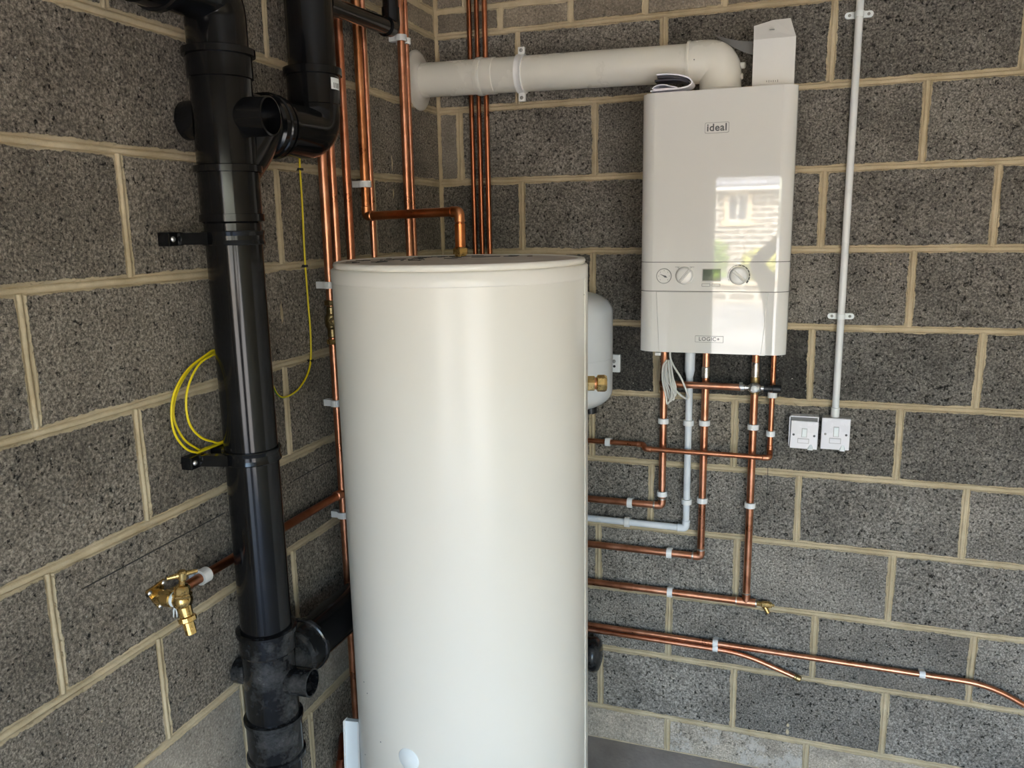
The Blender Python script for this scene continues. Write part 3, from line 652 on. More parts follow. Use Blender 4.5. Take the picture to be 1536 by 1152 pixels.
# branch to the outside tap
zt = sum(atx(u, v, 0.030).z for u, v in ((300, 868), (345, 842), (424, 795), (475, 763))) / 4
tapP = atx(234, 897, 0.0)
tp = thing('tap_branch_pipe', 'copper pipe running behind the black stack from the valved riser to the brass tap', 'pipe', (0.030, -1.1, zt - 0.02))
obj('pipe', MB().tube(fillet([(0.026, tapP.y + 0.02, zt), (0.026, yA - 0.10, zt), (SL, yA - 0.012, zt + 0.004)], 0.03), 0.0100, 16), 'copper', tp, CD)
obj('tee', MB().lathe((SL, yA, zt + 0.004), (-0.06, -1, 0), [(0.0125, 0), (0.0125, 0.03), (0.0108, 0.031)], 18), 'copper', tp, CW)
clip(tp, (0.026, atx(305, 866, 0.026).y, zt), (0, 1, 0), NL, 0.0100, 0.026, w=0.022)

# ------------------------------------------------------------------ brass bib tap
T0 = V((0.0, tapP.y, zt))
tap = thing('brass_tap', 'brass bib tap with a tee handle and hose union on the block wall', 'tap', (0.0, T0.y, zt - 0.09))
mb = MB(); tri = [(T0.y - 0.026, zt + 0.020), (T0.y + 0.024, zt + 0.026), (T0.y + 0.004, zt - 0.030)]
mb.prism(tri, 0, -0.003, 0.006, 0.002); pln = obj('wall_plate', mb, 'brass', tap)
for yy, zz in ((T0.y - 0.019, zt + 0.015), (T0.y + 0.017, zt + 0.020), (T0.y + 0.003, zt - 0.021)):
    obj('screw', MB().revolve((0.005, yy, zz), Xd, [(0.0048, 0), (0.0048, 0.002), (0.0, 0.004)], 14), 'chrome', pln)
obj('plate_elbow', MB().lathe(T0, Xd, [(0.014, 0.002), (0.014, 0.022), (0.0165, 0.024), (0.0165, 0.040), (0.013, 0.042)], 20), 'brass', tap)
obj('inlet_socket', MB().lathe(T0 + V((0.026, 0, 0)), (0, 1, 0), [(0.0125, 0), (0.0125, 0.034), (0.0105, 0.035)], 18), 'brass', tap)
ptf = obj('thread_tape', MB().lathe(T0, Xd, [(0.0125, 0.041), (0.0145, 0.043), (0.0150, 0.047), (0.0125, 0.049)], 20), 'strip_white', tap)
mb = MB()
for k, (a, b) in enumerate(((0.004, -0.020), (-0.003, -0.024), (0.008, -0.016))): mb.tube([T0 + V((0.045, 0.0, -0.013)), T0 + V((0.045 + a, -0.003, -0.013 + b * 0.4)), T0 + V((0.045 + a * 1.6, -0.006 + 0.003 * k, -0.013 + b))], [0.0022, 0.0018, 0.0005], 6)
obj('tape_end', mb, 'strip_white', ptf)
bd = obj('body', MB().revolve(T0, Xd, [(0.012, 0.044), (0.0130, 0.046), (0.0130, 0.050), (0.0165, 0.053), (0.0180, 0.060), (0.0175, 0.069), (0.013, 0.076), (0.0, 0.080)], 24), 'brass', tap)
bx = T0 + V((0.062, 0, 0))
spd = V((0.22, -0.02, -0.97)).normalized()
sp = obj('spout', MB().tube([bx + V((0.0, 0, -0.004)), bx + spd * 0.018, bx + spd * 0.034], [0.0145, 0.0135, 0.0125], 18), 'brass', tap)
obj('hose_union', MB().lathe(bx + spd * 0.030, spd, [(0.0125, 0), (0.0170, 0.002), (0.0170, 0.010), (0.0140, 0.012), (0.0105, 0.013), (0.0105, 0.036), (0.0088, 0.037), (0.0088, 0.028)], 12, smooth=False, capb=False), 'brass', sp)
bn = V((0.12, 0, 1)).normalized()
bo = obj('bonnet', MB().lathe(bx, bn, [(0.0165, 0.008), (0.0180, 0.011), (0.0180, 0.015), (0.0150, 0.017), (0.0150, 0.028), (0.0115, 0.031), (0.0060, 0.033), (0.0060, 0.040)], 8, smooth=False), 'brass', tap)
obj('spindle', MB().lathe(bx, bn, [(0.005, 0.030), (0.005, 0.055)], 12), 'brass', bo)
hd = V((0.62, 0.70, 0.06)).normalized(); hc = bx + bn * 0.053
obj('tee_handle', MB().tube([hc - hd * 0.027, hc - hd * 0.020, hc, hc + hd * 0.020, hc + hd * 0.027], [0.0036, 0.0042, 0.0058, 0.0042, 0.0036], 12).lathe(hc - bn * 0.008, bn, [(0.0085, 0), (0.0085, 0.013), (0.006, 0.016)], 14), 'brass', bo)

# ------------------------------------------------------------------ earth cable and its coil on the left wall
XC = 0.0065
cpx = [(449, 200), (450, 253), (453, 300), (457, 383), (462, 451), (466, 505), (466, 541), (461, 562), (450, 581), (437, 592), (424, 596), (415, 590), (408, 575)]
cpts = [atx(u, v, XC) for u, v in cpx]; cpts[0].z += 0.05
ec = thing('earth_cable', 'yellow and green earth cable clipped down the wall, coiled behind the black stack', 'cable', (XC, -0.95, cpts[-2].z))
loops = [cpts[-1] + V((0.004, -0.06, 0.03))]
rings = [[(318, 529), (290, 548), (268, 582), (260, 622), (273, 655), (292, 671), (312, 680), (330, 681)],
         [(318, 526), (284, 552), (263, 585), (257, 618), (262, 650), (278, 672), (296, 679), (325, 682)],
         [(320, 532), (300, 545), (285, 572), (279, 602), (284, 635), (300, 655), (318, 662), (332, 663)]]
def cable_part(name, pts, r=0.0024, par=ec, roll=0):
    path = spline(pts, 6)
    for p in path:                             # the loops hang on top of the clamp
        if CLY - 0.016 < p.y < SY + 0.022 and CLZ - 0.03 < p.z < CLZ + 0.0130 + r: p.z = CLZ + 0.0130 + r
    mb = MB().tube(path, r, 10, uv=True)
    if roll: mb.uv = {k: [((u + roll) if u + roll < 1.0001 else u + roll - 1, v) for u, v in q] for k, q in mb.uv.items()}
    return obj(name, mb, 'earth_cable', par)
cable_part('cable', cpts, roll=0.5)
right = [[(0.024, -1.115, 0.44), (0.020, -1.02, 0.0), (0.026, -1.10, 0.0)]] 
for i, rg in enumerate(rings):
    px = [atx(u, v, 0.010 + 0.006 * i) for u, v in rg]
    top, bot = px[0], px[-1]; yc = -1.185; xx = 0.010 + 0.006 * i
    zm = (top.z + bot.z) / 2; hr = (top.z - bot.z) / 2
    back = [V((xx, yc - 0.0 + 0.055 * 1, bot.z + 0.012)), V((xx, yc + (0.12 if i == 1 else 0.085), bot.z + hr * 0.55)), V((xx, yc + (0.135 if i == 1 else 0.095), zm + 0.02)), V((xx, yc + 0.10, top.z - hr * 0.35)), V((xx, yc + 0.04, top.z - 0.004))]
    cable_part('coil_loop', px + back + [px[0]])
for (u, v) in ((450, 254), (457, 399), (466, 541)):
    p = atx(u, v, 0.004); obj('cable_clip', MB().box(p - V((0.0075, 0.006, 0.003)), p + V((0.006, 0.006, 0.003)), 0.001), 'black_rubber', ec)

# ------------------------------------------------------------------ copper on the back wall, left of the boiler
for lab, pts, r in (('dark copper riser passing behind the white flue, next to the corner', [(702, 0), (714, 378)], 0.0076), ('dark copper riser passing behind the white flue, middle one of three', [(714, 0), (724, 378)], 0.0076), ('copper riser passing behind the white flue, last of three away from the corner', [(726, 0), (735, 378)], 0.0080)):
    x = sum(aty(u, v, -0.020).x for u, v in pts) / 2
    t = thing('copper_riser', lab, 'pipe', (x, -0.020, 0.55)); obj('pipe', MB().tube([(x, -0.020, 0.55), (x, -0.020, TOPZ)], r, 14), 'copper', t, (0.62, 0.5, 0.42) if 'dark' in lab else (0.85, 0.72, 0.62))
    for z in (0.75, 1.35): clip(t, (x, -0.020, z), Zd, NB, r, 0.020, w=0.012, th=0.0046)

# ------------------------------------------------------------------ boiler
BY = -0.288
q = [aty(u, v, BY + 0.004) for u, v in ((963, 140), (1199, 127), (1178, 533), (958, 527))]
BX0, BX1 = (q[0].x + q[3].x) / 2, (q[1].x + q[2].x) / 2
BZ1, BZ0 = (q[0].z + q[1].z) / 2, (q[2].z + q[3].z) / 2
boil = thing('gas_boiler', 'white wall-hung gas boiler with a glossy front panel and control strip', 'boiler', ((BX0 + BX1) / 2, -0.14, BZ0))
BW = BX1 - BX0
def plan(d=0.0):
    L = [(0, -0.002), (0, BY + 0.030), (0.002, BY + 0.022), (0.008, BY + 0.014), (0.017, BY + 0.007), (0.026, BY + 0.002), (0.036, BY)]
    pts = [(BX0 + x + (d if y > BY + 0.0299 else d * 0.7), y + (d if y < -0.1 else 0)) for x, y in L]
    return pts + [(BX0 + BX1 - x, y) for x, y in reversed(pts)]
def slab(z0, z1, d=0.0, ytop=None, bev=0.0):
    mb = MB(); pl = plan(d); n = len(pl)
    lo = [V((x, y, z0)) for x, y in pl]; hi = [V((x, y, z1)) for x, y in pl]
    mb.add(lo + hi, [(i, i + 1, n + i + 1, n + i) for i in range(n - 1)], True); mb.sm[-(n - 1) + n // 2 - 1] = False
    mb.add(lo + hi, [(n - 1, 0, n, 2 * n - 1)]); mb.add(lo, [tuple(reversed(range(n)))]); mb.add(hi, [tuple(range(n))]); return mb
zc1, zc0 = aty(1080, 393, BY).z, aty(1075, 437.5, BY).z
obj('chassis', slab(BZ0 + 0.004, BZ1 - 0.004, 0.004), 'boiler_gap', boil)
up = obj('front_panel', slab(zc1 + 0.0009, BZ1), 'boiler_white', boil)
ctl = obj('control_panel', slab(zc0 + 0.0009, zc1 - 0.0009), 'boiler_white', boil)
lo_ = obj('lower_casing', slab(BZ0, zc0 - 0.0009), 'boiler_white', boil)
# thin white lip along the top front and pull-down flap with slanted sides
obj('top_lip', MB().box((BX0 + 0.012, BY + 0.010, BZ1 - 0.001), (BX1 - 0.012, BY + 0.03, BZ1 + 0.0022), 0.001), 'boiler_white', up)
fx = [aty(u, v, BY).x for u, v in ((985, 440), (989, 526), (1141, 530), (1152, 440))]
mb = MB(); A, B_, C_, D_ = [V((x, BY - 0.0035, z)) for x, z in zip(fx, (zc0 - 0.002, BZ0 + 0.002, BZ0 + 0.002, zc0 - 0.002))]
g = V((0, 0.0055, 0)); mb.add([A, B_, C_, D_, A + g - V((0.002, 0, 0)), B_ + g - V((0.002, 0, 0)), C_ + g + V((0.002, 0, 0)), D_ + g + V((0.002, 0, 0))], [(0, 1, 2, 3), (0, 4, 5, 1), (1, 5, 6, 2), (2, 6, 7, 3), (3, 7, 4, 0)])
flap = obj('drop_down_flap', mb, 'boiler_white', lo_)
for u in (987, 1143):
    p = aty(u, 530, BY + 0.006); obj('hinge_tab', MB().box(p - V((0.008, 0.006, 0.006)), p + V((0.008, 0.010, 0.003)), 0.002), 'boiler_white', lo_)
# controls
def onb(u, v, d=0.0): return aty(u, v, BY - d)
def disc(name, u, v, r, h, mat, par, prof=None, seg=32):
    p = onb(u, v); return obj(name, MB().revolve(p + V((0, 0.002, 0)), (0, -1, 0), prof or [(r, 0), (r, h), (r * 0.96, h + 0.001), (0.0, h + 0.0012)], seg), mat, par)
ga = disc('pressure_gauge', 996, 414, 0.0245, 0.004, 'print_light', ctl, [(0.0205, 0), (0.0205, 0.0040), (0.0198, 0.0052), (0.0188, 0.0052), (0.0188, 0.0035)])
obj('gauge_face', MB().lathe(onb(996, 414) + V((0, 0.001, 0)), (0, -1, 0), [(0.0189, 0), (0.0189, 0.0030)], 32), 'knob_white', ga)
p = onb(996, 414, 0.0028); dn = V((0.86, 0, -0.42)).normalized(); pn = V((-dn.z, 0, dn.x))
mb = MB(); vs = [p - dn * 0.014, p + pn * 0.0012 - dn * 0.002, p + pn * 0.0028 + dn * 0.004, p + dn * 0.010, p - pn * 0.0028 + dn * 0.004, p - pn * 0.0012 - dn * 0.002]
mb.add(vs + [v + V((0, -0.0006, 0)) for v in vs], [tuple(range(6)), tuple(range(11, 5, -1))] + [(i, (i + 1) % 6, 6 + (i + 1) % 6, 6 + i) for i in range(6)]); obj('needle', mb, 'print_grey', ga)
for k in range(7):
    a = math.radians(-45 + 45 * k - 0); e = V((math.cos(a), 0, math.sin(a))); obj('gauge_mark', MB().box(p + e * 0.0145 - V((0.0008, 0.0003, 0.0012)), p + e * 0.0145 + V((0.0008, 0.0003, 0.0012))), 'print_light', ga)
for u, v, dr in ((1027, 413.5, (0.62, 0.78)), (1108, 413.5, (0.76, -0.65))):
    kb = disc('control_knob', u, v, 0.0225, 0.010, 'knob_white', ctl, [(0.0245, 0), (0.0245, 0.003), (0.0232, 0.004), (0.0222, 0.010), (0.0205, 0.0125), (0.017, 0.013), (0.0, 0.0132)])
    c = onb(u, v, 0.0105); d = V((dr[0], 0, dr[1])).normalized(); n_ = V((-d.z, 0, d.x)); mb = MB()
    vs = [c + d * a + n_ * b for a, b in ((-0.020, -0.0042), (0.020, -0.0042), (0.020, 0.0042), (-0.020, 0.0042))]; tp_ = [c + V((0, -0.0045, 0)) + d * a + n_ * b for a, b in ((-0.019, -0.0022), (0.019, -0.0022), (0.019, 0.0022), (-0.019, 0.0022))]
    mb.add(vs + tp_, [(4, 5, 6, 7), (0, 4, 7, 3), (1, 2, 6, 5), (0, 1, 5, 4), (3, 7, 6, 2)]); obj('grip', mb, 'knob_white', kb)
    mb = MB(); vs = [c + V((0, -0.0047, 0)) + d * a + n_ * b for a, b in ((-0.017, -0.0005), (0.019, -0.0005), (0.019, 0.0005), (-0.017, 0.0005))]; mb.add(vs + [x + V((0, 0.001, 0)) for x in vs], [(0, 1, 2, 3), (0, 4, 5, 1), (1, 5, 6, 2), (2, 6, 7, 3), (3, 7, 4, 0)]); obj('pointer_line', mb, 'print_light', kb)
k2 = onb(1108, 413.5, 0.0001)
for k in range(13):                            # growing scale round the right-hand knob
    a = math.radians(205 - 20 * k); e = V((math.cos(a), 0, math.sin(a))); w = 0.0006 + 0.00012 * k; tt = V((-e.z, 0, e.x)); mb = MB()
    vs = [k2 + e * (0.0275 + s * w) + tt * t_ * 0.0042 for s, t_ in ((-1, -1), (1, -1), (1, 1), (-1, 1))]; mb.add(vs + [x + V((0, -0.0005, 0)) for x in vs], [(0, 1, 2, 3), (7, 6, 5, 4), (0, 4, 5, 1), (1, 5, 6, 2), (2, 6, 7, 3), (3, 7, 4, 0)]); obj('scale_mark', mb, 'print_grey' if k > 5 else 'print_light', ctl)
for du in (-1, 1):                             # marks above the mode knob
    p = onb(1027 + du * 11, 400.5, 0.0002); obj('scale_mark', MB().box(p - V((0.006, 0.0004, 0.0006)), p + V((0.006, 0.0004, 0.0006))), 'print_light', ctl)
    mb = MB().tube([onb(1027 + du * 8, 403, 0.0002), onb(1027 + du * 10.5, 401, 0.0002)], 0.0006, 6); obj('scale_mark', mb, 'print_light', ctl)
p0, p1 = onb(1053.5, 421.5), onb(1081.5, 403.5)
dsp = obj('display_bezel', MB().box((p0.x, BY - 0.0022, p0.z), (p1.x, BY + 0.002, p1.z), 0.001), 'print_light', ctl)
obj('display', MB().box((p0.x + 0.0018, BY - 0.0027, p0.z + 0.0018), (p1.x - 0.0018, BY, p1.z - 0.0018)), 'lcd', dsp)
for u in (1059, 1074):
    a, b = onb(u - 6.5, 429.5), onb(u + 6.5, 425.5); bt = obj('button', MB().box((a.x, BY - 0.002, a.z), (b.x, BY + 0.001, b.z), 0.0006), 'print_light', ctl)
    obj('button_cap', MB().box((a.x + 0.0013, BY - 0.003, a.z + 0.0013), (b.x - 0.0013, BY, b.z - 0.0013), 0.0005), 'knob_white', bt)
# maker's badge and range badge
def badge(u, v, hw, hh, txt, size, bold, sp_, mat, par, base=0.0, sag=0.0):
    c = onb(u, v); n = 24; o = []; 
    for k in range(n):
        a = 2 * math.pi * k / n; ca, sa_ = math.cos(a), math.sin(a); e = 0.16 if sag else 0.06
        o.append((math.copysign(abs(ca) ** e, ca), math.copysign(abs(sa_) ** e, sa_)))
    mb = MB().prism([(c.x + x * hw, c.z + z * hh) for x, z in o], 1, BY - base - 0.0016, BY + 0.001); b = obj('badge', mb, mat, par)
    mb = MB().prism([(c.x + x * (hw - 0.0011), c.z + z * (hh - 0.0011)) for x, z in o], 1, BY - base - 0.0020, BY - base - 0.001); obj('badge_face', mb, 'boiler_white', b)
    text_mesh(txt, size, 'print_grey', b, (c.x, BY - base - 0.0022, c.z), (1, 0, 0), (0, 0, 1), bold, sp_)
badge(1075.5, 191.5, 0.0305, 0.0135, 'ideal', 0.0255, 0.00055, 1.08, 'print_light', up, sag=1)
badge(1064, 508.5, 0.0375, 0.0090, 'LOGIC+', 0.0145, 0.0001, 1.1, 'print_light', flap, 0.0035)

# ------------------------------------------------------------------ flue
FY, FR = -0.142, 0.050
fz0 = aty(700, 117, FY).z; fz1 = aty(1000, 97.5, FY).z
fxe = aty(1112, 105, FY).x - FR - 0.004        # axis of the down leg
flue = thing('boiler_flue', 'white flue pipe running from the boiler top to a collar on the adjoining wall', 'flue', (fxe, FY, BZ1))
p0, p1 = V((-0.01, FY, fz0 + 0.004)), V((fxe - 0.085, FY, fz1)); fd = (p1 - p0).normalized()
pipe = obj('flue_pipe', MB().tube([p0, p1], FR, 48), 'flue_white', flue)
def fpt(u): return p0 + fd * ((aty(u, 110, FY).x - p0.x) / fd.x)
for u, pr in ((722, [(FR, -0.012), (FR + 0.004, -0.010), (FR + 0.0045, 0.0), (FR + 0.004, 0.006), (FR + 0.0018, 0.009), (FR + 0.0018, 0.045), (FR, 0.047)]),):
    obj('joint_collar', MB().lathe(fpt(u), fd, pr, 48), 'flue_white', flue)
obj('wall_collar', MB().revolve((0, FY, fz0 + 0.004), Xd, [(0.088, -0.004), (0.088, 0.003), (0.078, 0.007), (0.060, 0.009), (0.053, 0.016), (0.0505, 0.022)], 48), 'rubber_white', flue)
ck = obj('bracket_band', MB().lathe(fpt(783), fd, [(FR, -0.011), (FR + 0.005, -0.010), (FR + 0.003, -0.003), (FR + 0.003, 0.003), (FR + 0.005, 0.010), (FR, 0.011)], 48), 'clip_white', flue)
cx = fpt(783).x; cz = fpt(783).z
obj('bracket_stem', MB().box((cx - 0.009, FY + FR - 0.004, cz - 0.012), (cx + 0.009, 0.002, cz + 0.012), 0.002), 'clip_white', ck)
for v in (77, 146):
    p = aty(783.5, v, FY); sg = 1 if p.z > cz else -1
    lg = obj('bracket_lug', MB().box((cx - 0.010, FY - 0.006, min(cz + sg * 0.046, p.z + sg * 0.012)), (cx + 0.010, FY + 0.006, max(cz + sg * 0.046, p.z + sg * 0.012)), 0.002), 'clip_white', ck)
    obj('screw', MB().revolve((cx, FY - 0.0055, p.z + sg * 0.002), (0, -1, 0), [(0.0052, 0), (0.0052, 0.002), (0.002, 0.0032), (0.0, 0.0033)], 14), 'print_light', lg)
elb = obj('flue_elbow', MB().tube(fillet([p1 - fd * 0.002, V((fxe, FY, fz1)), V((fxe, FY, BZ1 + 0.010))], 0.082, 16), FR + 0.0055, 48), 'flue_white', flue)
obj('elbow_rim', MB().lathe(p1 - fd * 0.004, fd, [(FR, 0), (FR + 0.0075, 0.001), (FR + 0.0075, 0.007), (FR + 0.0055, 0.009)], 48), 'flue_white', elb)
obj('base_collar', MB().lathe((fxe, FY, BZ1 - 0.004), Zd, [(FR + 0.020, 0), (FR + 0.020, 0.012), (FR + 0.014, 0.016), (FR + 0.008, 0.022), (FR + 0.005, 0.023)], 48), 'flue_white', flue)
for v, L in ((99, 0.020), (115, 0.014)):
    p = aty(1108, v, FY); obj('test_point_cap', MB().lathe((p.x - 0.016, FY - 0.004, p.z), Xd, [(0.014, 0), (0.010, 0.012), (0.0085, 0.012), (0.0085, 0.012 + L), (0.006, 0.014 + L)], 18), 'flue_white', elb)
p = aty(1041.5, 90, FY - FR); obj('screw', MB().lathe((p.x, FY - FR - 0.005, p.z), (0, -1, 0), [(0.0018, 0), (0.0015, 0.0012)], 8), 'print_grey', elb)

# ------------------------------------------------------------------ things left on top of the boiler
bxy = -0.215
k0, k1 = aty(1129, 100, bxy), aty(1192, 100, bxy); zt0, zt1 = BZ1 + 0.0005, aty(1150, 58, bxy).z
cart = thing('white_carton', 'open white cardboard carton standing on top of the boiler beside the flue elbow', 'box', ((k0.x + k1.x) / 2, bxy + 0.03, zt0))
mb = MB(); W_, D0, D1, th = 0.0015, bxy, bxy + 0.062, 0.0015
mb.box((k0.x, D0, zt0), (k1.x, D0 + th, zt1)); mb.box((k0.x, D1 - th, zt0), (k1.x, D1, zt1)); mb.box((k0.x, D0 + th, zt0), (k0.x + th, D1 - th, zt1)); mb.box((k1.x - th, D0 + th, zt0), (k1.x, D1 - th, zt1)); mb.box((k0.x + th, D0 + th, zt0), (k1.x - th, D1 - th, zt0 + th))
obj('carton_body', mb, 'carton_white', cart)
a_, b_, c_, d_ = V((k0.x, D0, zt1)), V((k1.x, D0, zt1)), aty(1186, 27, D0 + 0.035), aty(1131, 39, D0 + 0.030)
mid = aty(1160, 30, D0 + 0.034)
mb = MB(); pl = [a_, b_, c_, mid, d_]; mb.add(pl + [x + V((0, 0.0015, 0.0004)) for x in pl], [tuple(range(5)), tuple(range(9, 4, -1))] + [(i, (i + 1) % 5, 5 + (i + 1) % 5, 5 + i) for i in range(5)])
obj('lid_flap', mb, 'carton_white', cart)
mb = MB(); n = 10; tv = []; bv = []
for i in range(n + 1):
    t = i / n; y = D1 - 0.012 + 0.05 * t; uu = 1129 - 59 * t
    tv.append(aty(uu, 62 - 11 * t + 3 * math.sin(t * 3.1), y)); bv.append(aty(uu, 82 - 30 * t ** 1.25 + 1 * math.sin(t * 3.1), y + 0.008))
vs = tv + bv; vs2 = [v + V((0.0, 0.0014, 0)) for v in vs]; k = n + 1; fs = [(i, i + 1, k + i + 1, k + i) for i in range(n)] + [(2 * k + i + 1, 2 * k + i, 3 * k + i, 3 * k + i + 1) for i in range(n)] + [(i, 2 * k + i, 2 * k + i + 1, i + 1) for i in range(n)] + [(k + i, k + i + 1, 3 * k + i + 1, 3 * k + i) for i in range(n)]
mb.add(vs + vs2, fs); obj('side_flap', mb, 'carton_inside', cart)
p = aty(1158, 44.5, D0 + 0.012); obj('slot', MB().box(p - V((0.006, 0.003, 0.0006)), p + V((0.006, 0.003, 0.0006))), 'print_light', cart)
for i in range(6):
    p = aty(1150 + 3.3 * i, 122 - 0.15 * i, D0); hgt = (0.0022, 0.003, 0.0018, 0.0026, 0.002, 0.003)[i]; obj('printed_mark', MB().box((p.x - 0.0009, D0 - 0.0004, p.z - hgt), (p.x + 0.0009, D0 + 0.0004, p.z + hgt)), 'print_light', cart)

my = -0.262
def mp(u, v): return aty(u, v, my)
book = thing('instruction_booklet', 'rolled instruction booklet with white pages and dark cover on top of the boiler', 'booklet', (mp(1005, 135).x, my + 0.03, BZ1))
def sheet(name, px, th, mat, y0, y1, par=book):
    pts = spline([mp(u, v) for u, v in px], 6); nrm = []
    for i in range(len(pts)):
        d = (pts[min(i + 1, len(pts) - 1)] - pts[max(i - 1, 0)]).normalized(); nrm.append(V((-d.z, 0, d.x)))
    A = [p + n * th / 2 for p, n in zip(pts, nrm)]; B = [p - n * th / 2 for p, n in zip(pts, nrm)]; n = len(A); vs = []
    for yy in (y0, y1): vs += [V((p.x, yy, p.z)) for p in A] + [V((p.x, yy, p.z)) for p in B]
    fs = []
    for i in range(n - 1): fs += [(i, i + 1, n + i + 1, n + i), (2 * n + i + 1, 2 * n + i, 3 * n + i, 3 * n + i + 1), (i, 2 * n + i, 2 * n + i + 1, i + 1), (n + i, n + i + 1, 3 * n + i + 1, 3 * n + i)]
    fs += [(0, n, 3 * n, 2 * n), (n - 1, 3 * n - 1, 4 * n - 1, 2 * n - 1)]
    m_ = MB(); m_.add(vs, fs); return obj(name, m_, mat, par)
zb_ = aty(1000, 139, my)
cov = sheet('pages', [(976, 137), (1000, 134.5), (1020, 132.5), (1033, 129), (1038, 123.5), (1033, 117), (1020, 113), (1002, 111.5), (985, 112.5)], 0.0035, 'paper', my - 0.004, my + 0.056)
sheet('cover', [(982, 121.5), (1000, 119.5), (1018, 119.5), (1029, 122), (1033, 124.5), (1030, 120), (1020, 116.6), (1003, 115), (986, 115.8)], 0.0045, 'paper_dark', my + 0.000, my + 0.056)
sheet('inner_fold', [(978, 133.5), (984, 129), (994, 127), (1005, 129), (1016, 131.5), (1004, 132.6), (990, 133.6), (980, 134.2)], 0.0022, 'paper', my - 0.002, my + 0.056)
obj('spine_block', MB().box((mp(978, 138).x, my, BZ1), (mp(1030, 138).x, my + 0.048, BZ1 + 0.006), 0.002), 'paper', book)

# ------------------------------------------------------------------ expansion vessel behind the cylinder
vx = aty(917.5, 530, -0.160).x; VR = 0.140; vcx = vx - VR
vz1, vz0 = aty(884, 443, -0.16).z + 0.010, aty(884, 609, -0.16).z - 0.008
ves = thing('expansion_vessel', 'rounded pale grey-white expansion vessel on the wall, half hidden behind the cylinder', 'expansion vessel', (vcx, -0.16, vz0))
pr = []
for k in range(9):
    a = math.pi / 2 * k / 8; pr.append((VR * 0.30 + VR * 0.70 * math.sin(a) if k else 0.0, 0.058 * (1 - math.cos(a))))
H = vz1 - vz0; prof = [(0.0, 0.0)] + [(r, t) for r, t in pr[1:]] + [(r, H - t) for r, t in reversed(pr[1:])] + [(0.0, H)]
obj('shell', MB().revolve((vcx, -0.16, vz0), Zd, prof, 48), 'vessel_white', ves)
zm = aty(900, 537, -0.16).z; obj('seam', MB().lathe((vcx, -0.16, zm), Zd, [(VR - 0.001, -0.0015), (VR + 0.0008, -0.0008), (VR + 0.0008, 0.0008), (VR - 0.001, 0.0015)], 48), 'vessel_white', ves)
obj('valve_stub', MB().lathe((vcx + 0.075, -0.16, vz0 + 0.01), (0, 0, -1), [(0.02, -0.01), (0.02, 0.022), (0.014, 0.025)], 16), 'black_rubber', ves)
a, b = aty(912, 558, -0.012), aty(930.5, 532, -0.012)
tb = obj('bracket_tab', MB().box((vcx, -0.016, a.z), (b.x, 0.002, b.z), 0.004), 'white_plastic', ves)
obj('mounting_strap', MB().box((vcx - 0.05, -0.06, a.z), (vcx + 0.06, -0.003, b.z), 0.003), 'white_plastic', ves)
p = aty(921, 542, -0.016); obj('screw', MB().revolve((p.x, -0.0155, p.z), (0, -1, 0), [(0.0058, 0), (0.0058, 0.002), (0.002, 0.0035), (0.0, 0.0036)], 16), 'print_light', tb)
p = aty(921.5, 549.5, -0.016); obj('slot_hole', MB().lathe((p.x, -0.0158, p.z), (0, -1, 0), [(0.0042, 0), (0.0042, 0.0008)], 16), 'black_rubber', tb)

# ------------------------------------------------------------------ pipes under the boiler
def vB(pts, y=-SB): return sum(aty(u, v, y).x for u, v in pts) / len(pts)
def zB(u, v, y=-SB): return aty(u, v, y).z
XL = 0.235                                      # hidden left ends behind the cylinder
def under(name, label, xs, zh, r, ztop, clipsv, cliph, y=-SB, mat='copper', tin=True, color=CW):
    pts = [(xs, y, ztop), (xs, y, zh), (XL, y, zh)]
    cl = [((xs, y, zB(u, v, y)), Zd) for u, v in clipsv] + [((aty(u, v, y).x, y, zh), Xd) for u, v in cliph]
    return run(name, label, pts, r, r * 1.35, mat, 'pipe', True, cl, NB, -y, color, tin=tin)
x1 = vB([(997, 535), (995, 631), (993, 737)]); z1 = zB(935, 753)
r1 = under('heating_pipe', 'copper pipe dropping from the boiler and turning behind the cylinder just above the white pipe', x1, z1, 0.0110, BZ0 + 0.01, [(995, 631), (992, 740)], [(945, 753)])
x2 = vB([(1032, 634), (1030, 770)]); z2 = zB(950, 784)
r2 = under('condensate_pipe', 'white plastic condensate pipe dropping from the boiler and turning behind the cylinder', x2, z2, 0.0108, BZ0 + 0.01, [(1032, 634), (1029, 752)], [(941, 782)], mat='condensate_white', tin=False)
obj('socket', MB().lathe((x2, -SB, zB(1034, 566)), Zd, [(0.0108, 0), (0.0155, 0.022), (0.0155, BZ0 - zB(1034, 566) + 0.005)], 20), 'condensate_white', r2)
x3 = vB([(1059, 560), (1057, 634), (1051, 815)]); z3 = zB(960, 824.5)
r3 = under('heating_pipe', 'copper pipe from the middle of the boiler, turning behind the cylinder under the white pipe', x3, z3, 0.0112, BZ0 + 0.01, [(1056, 634), (1052, 750)], [(1004, 830)])
zr = zB(1058, 556); obj('reducer', MB().lathe((x3, -SB, zr), Zd, [(0.0112, -0.022), (0.0128, -0.020), (0.0128, 0.010), (0.0095, 0.016), (0.0095, 0.05), (0.0112, 0.052)], 18), 'solder', r3)
x4 = vB([(1135, 545), (1130, 640), (1118, 890)]); z4 = zB(1000, 887.5)
r4 = thing('return_pipe', 'long copper pipe from the boiler down to a tee with a brass drain cock', 'pipe', (x4, -SB, z4))
zv = zB(1133, 581)
obj('pipe', MB().tube([(x4, -SB, BZ0 + 0.01), (x4, -SB, z4)], 0.0112, 16), 'copper', r4, CW); obj('pipe', MB().tube([(XL, -SB, z4), (x4 + 0.022, -SB, z4)], 0.0112, 16), 'copper', r4, CW)
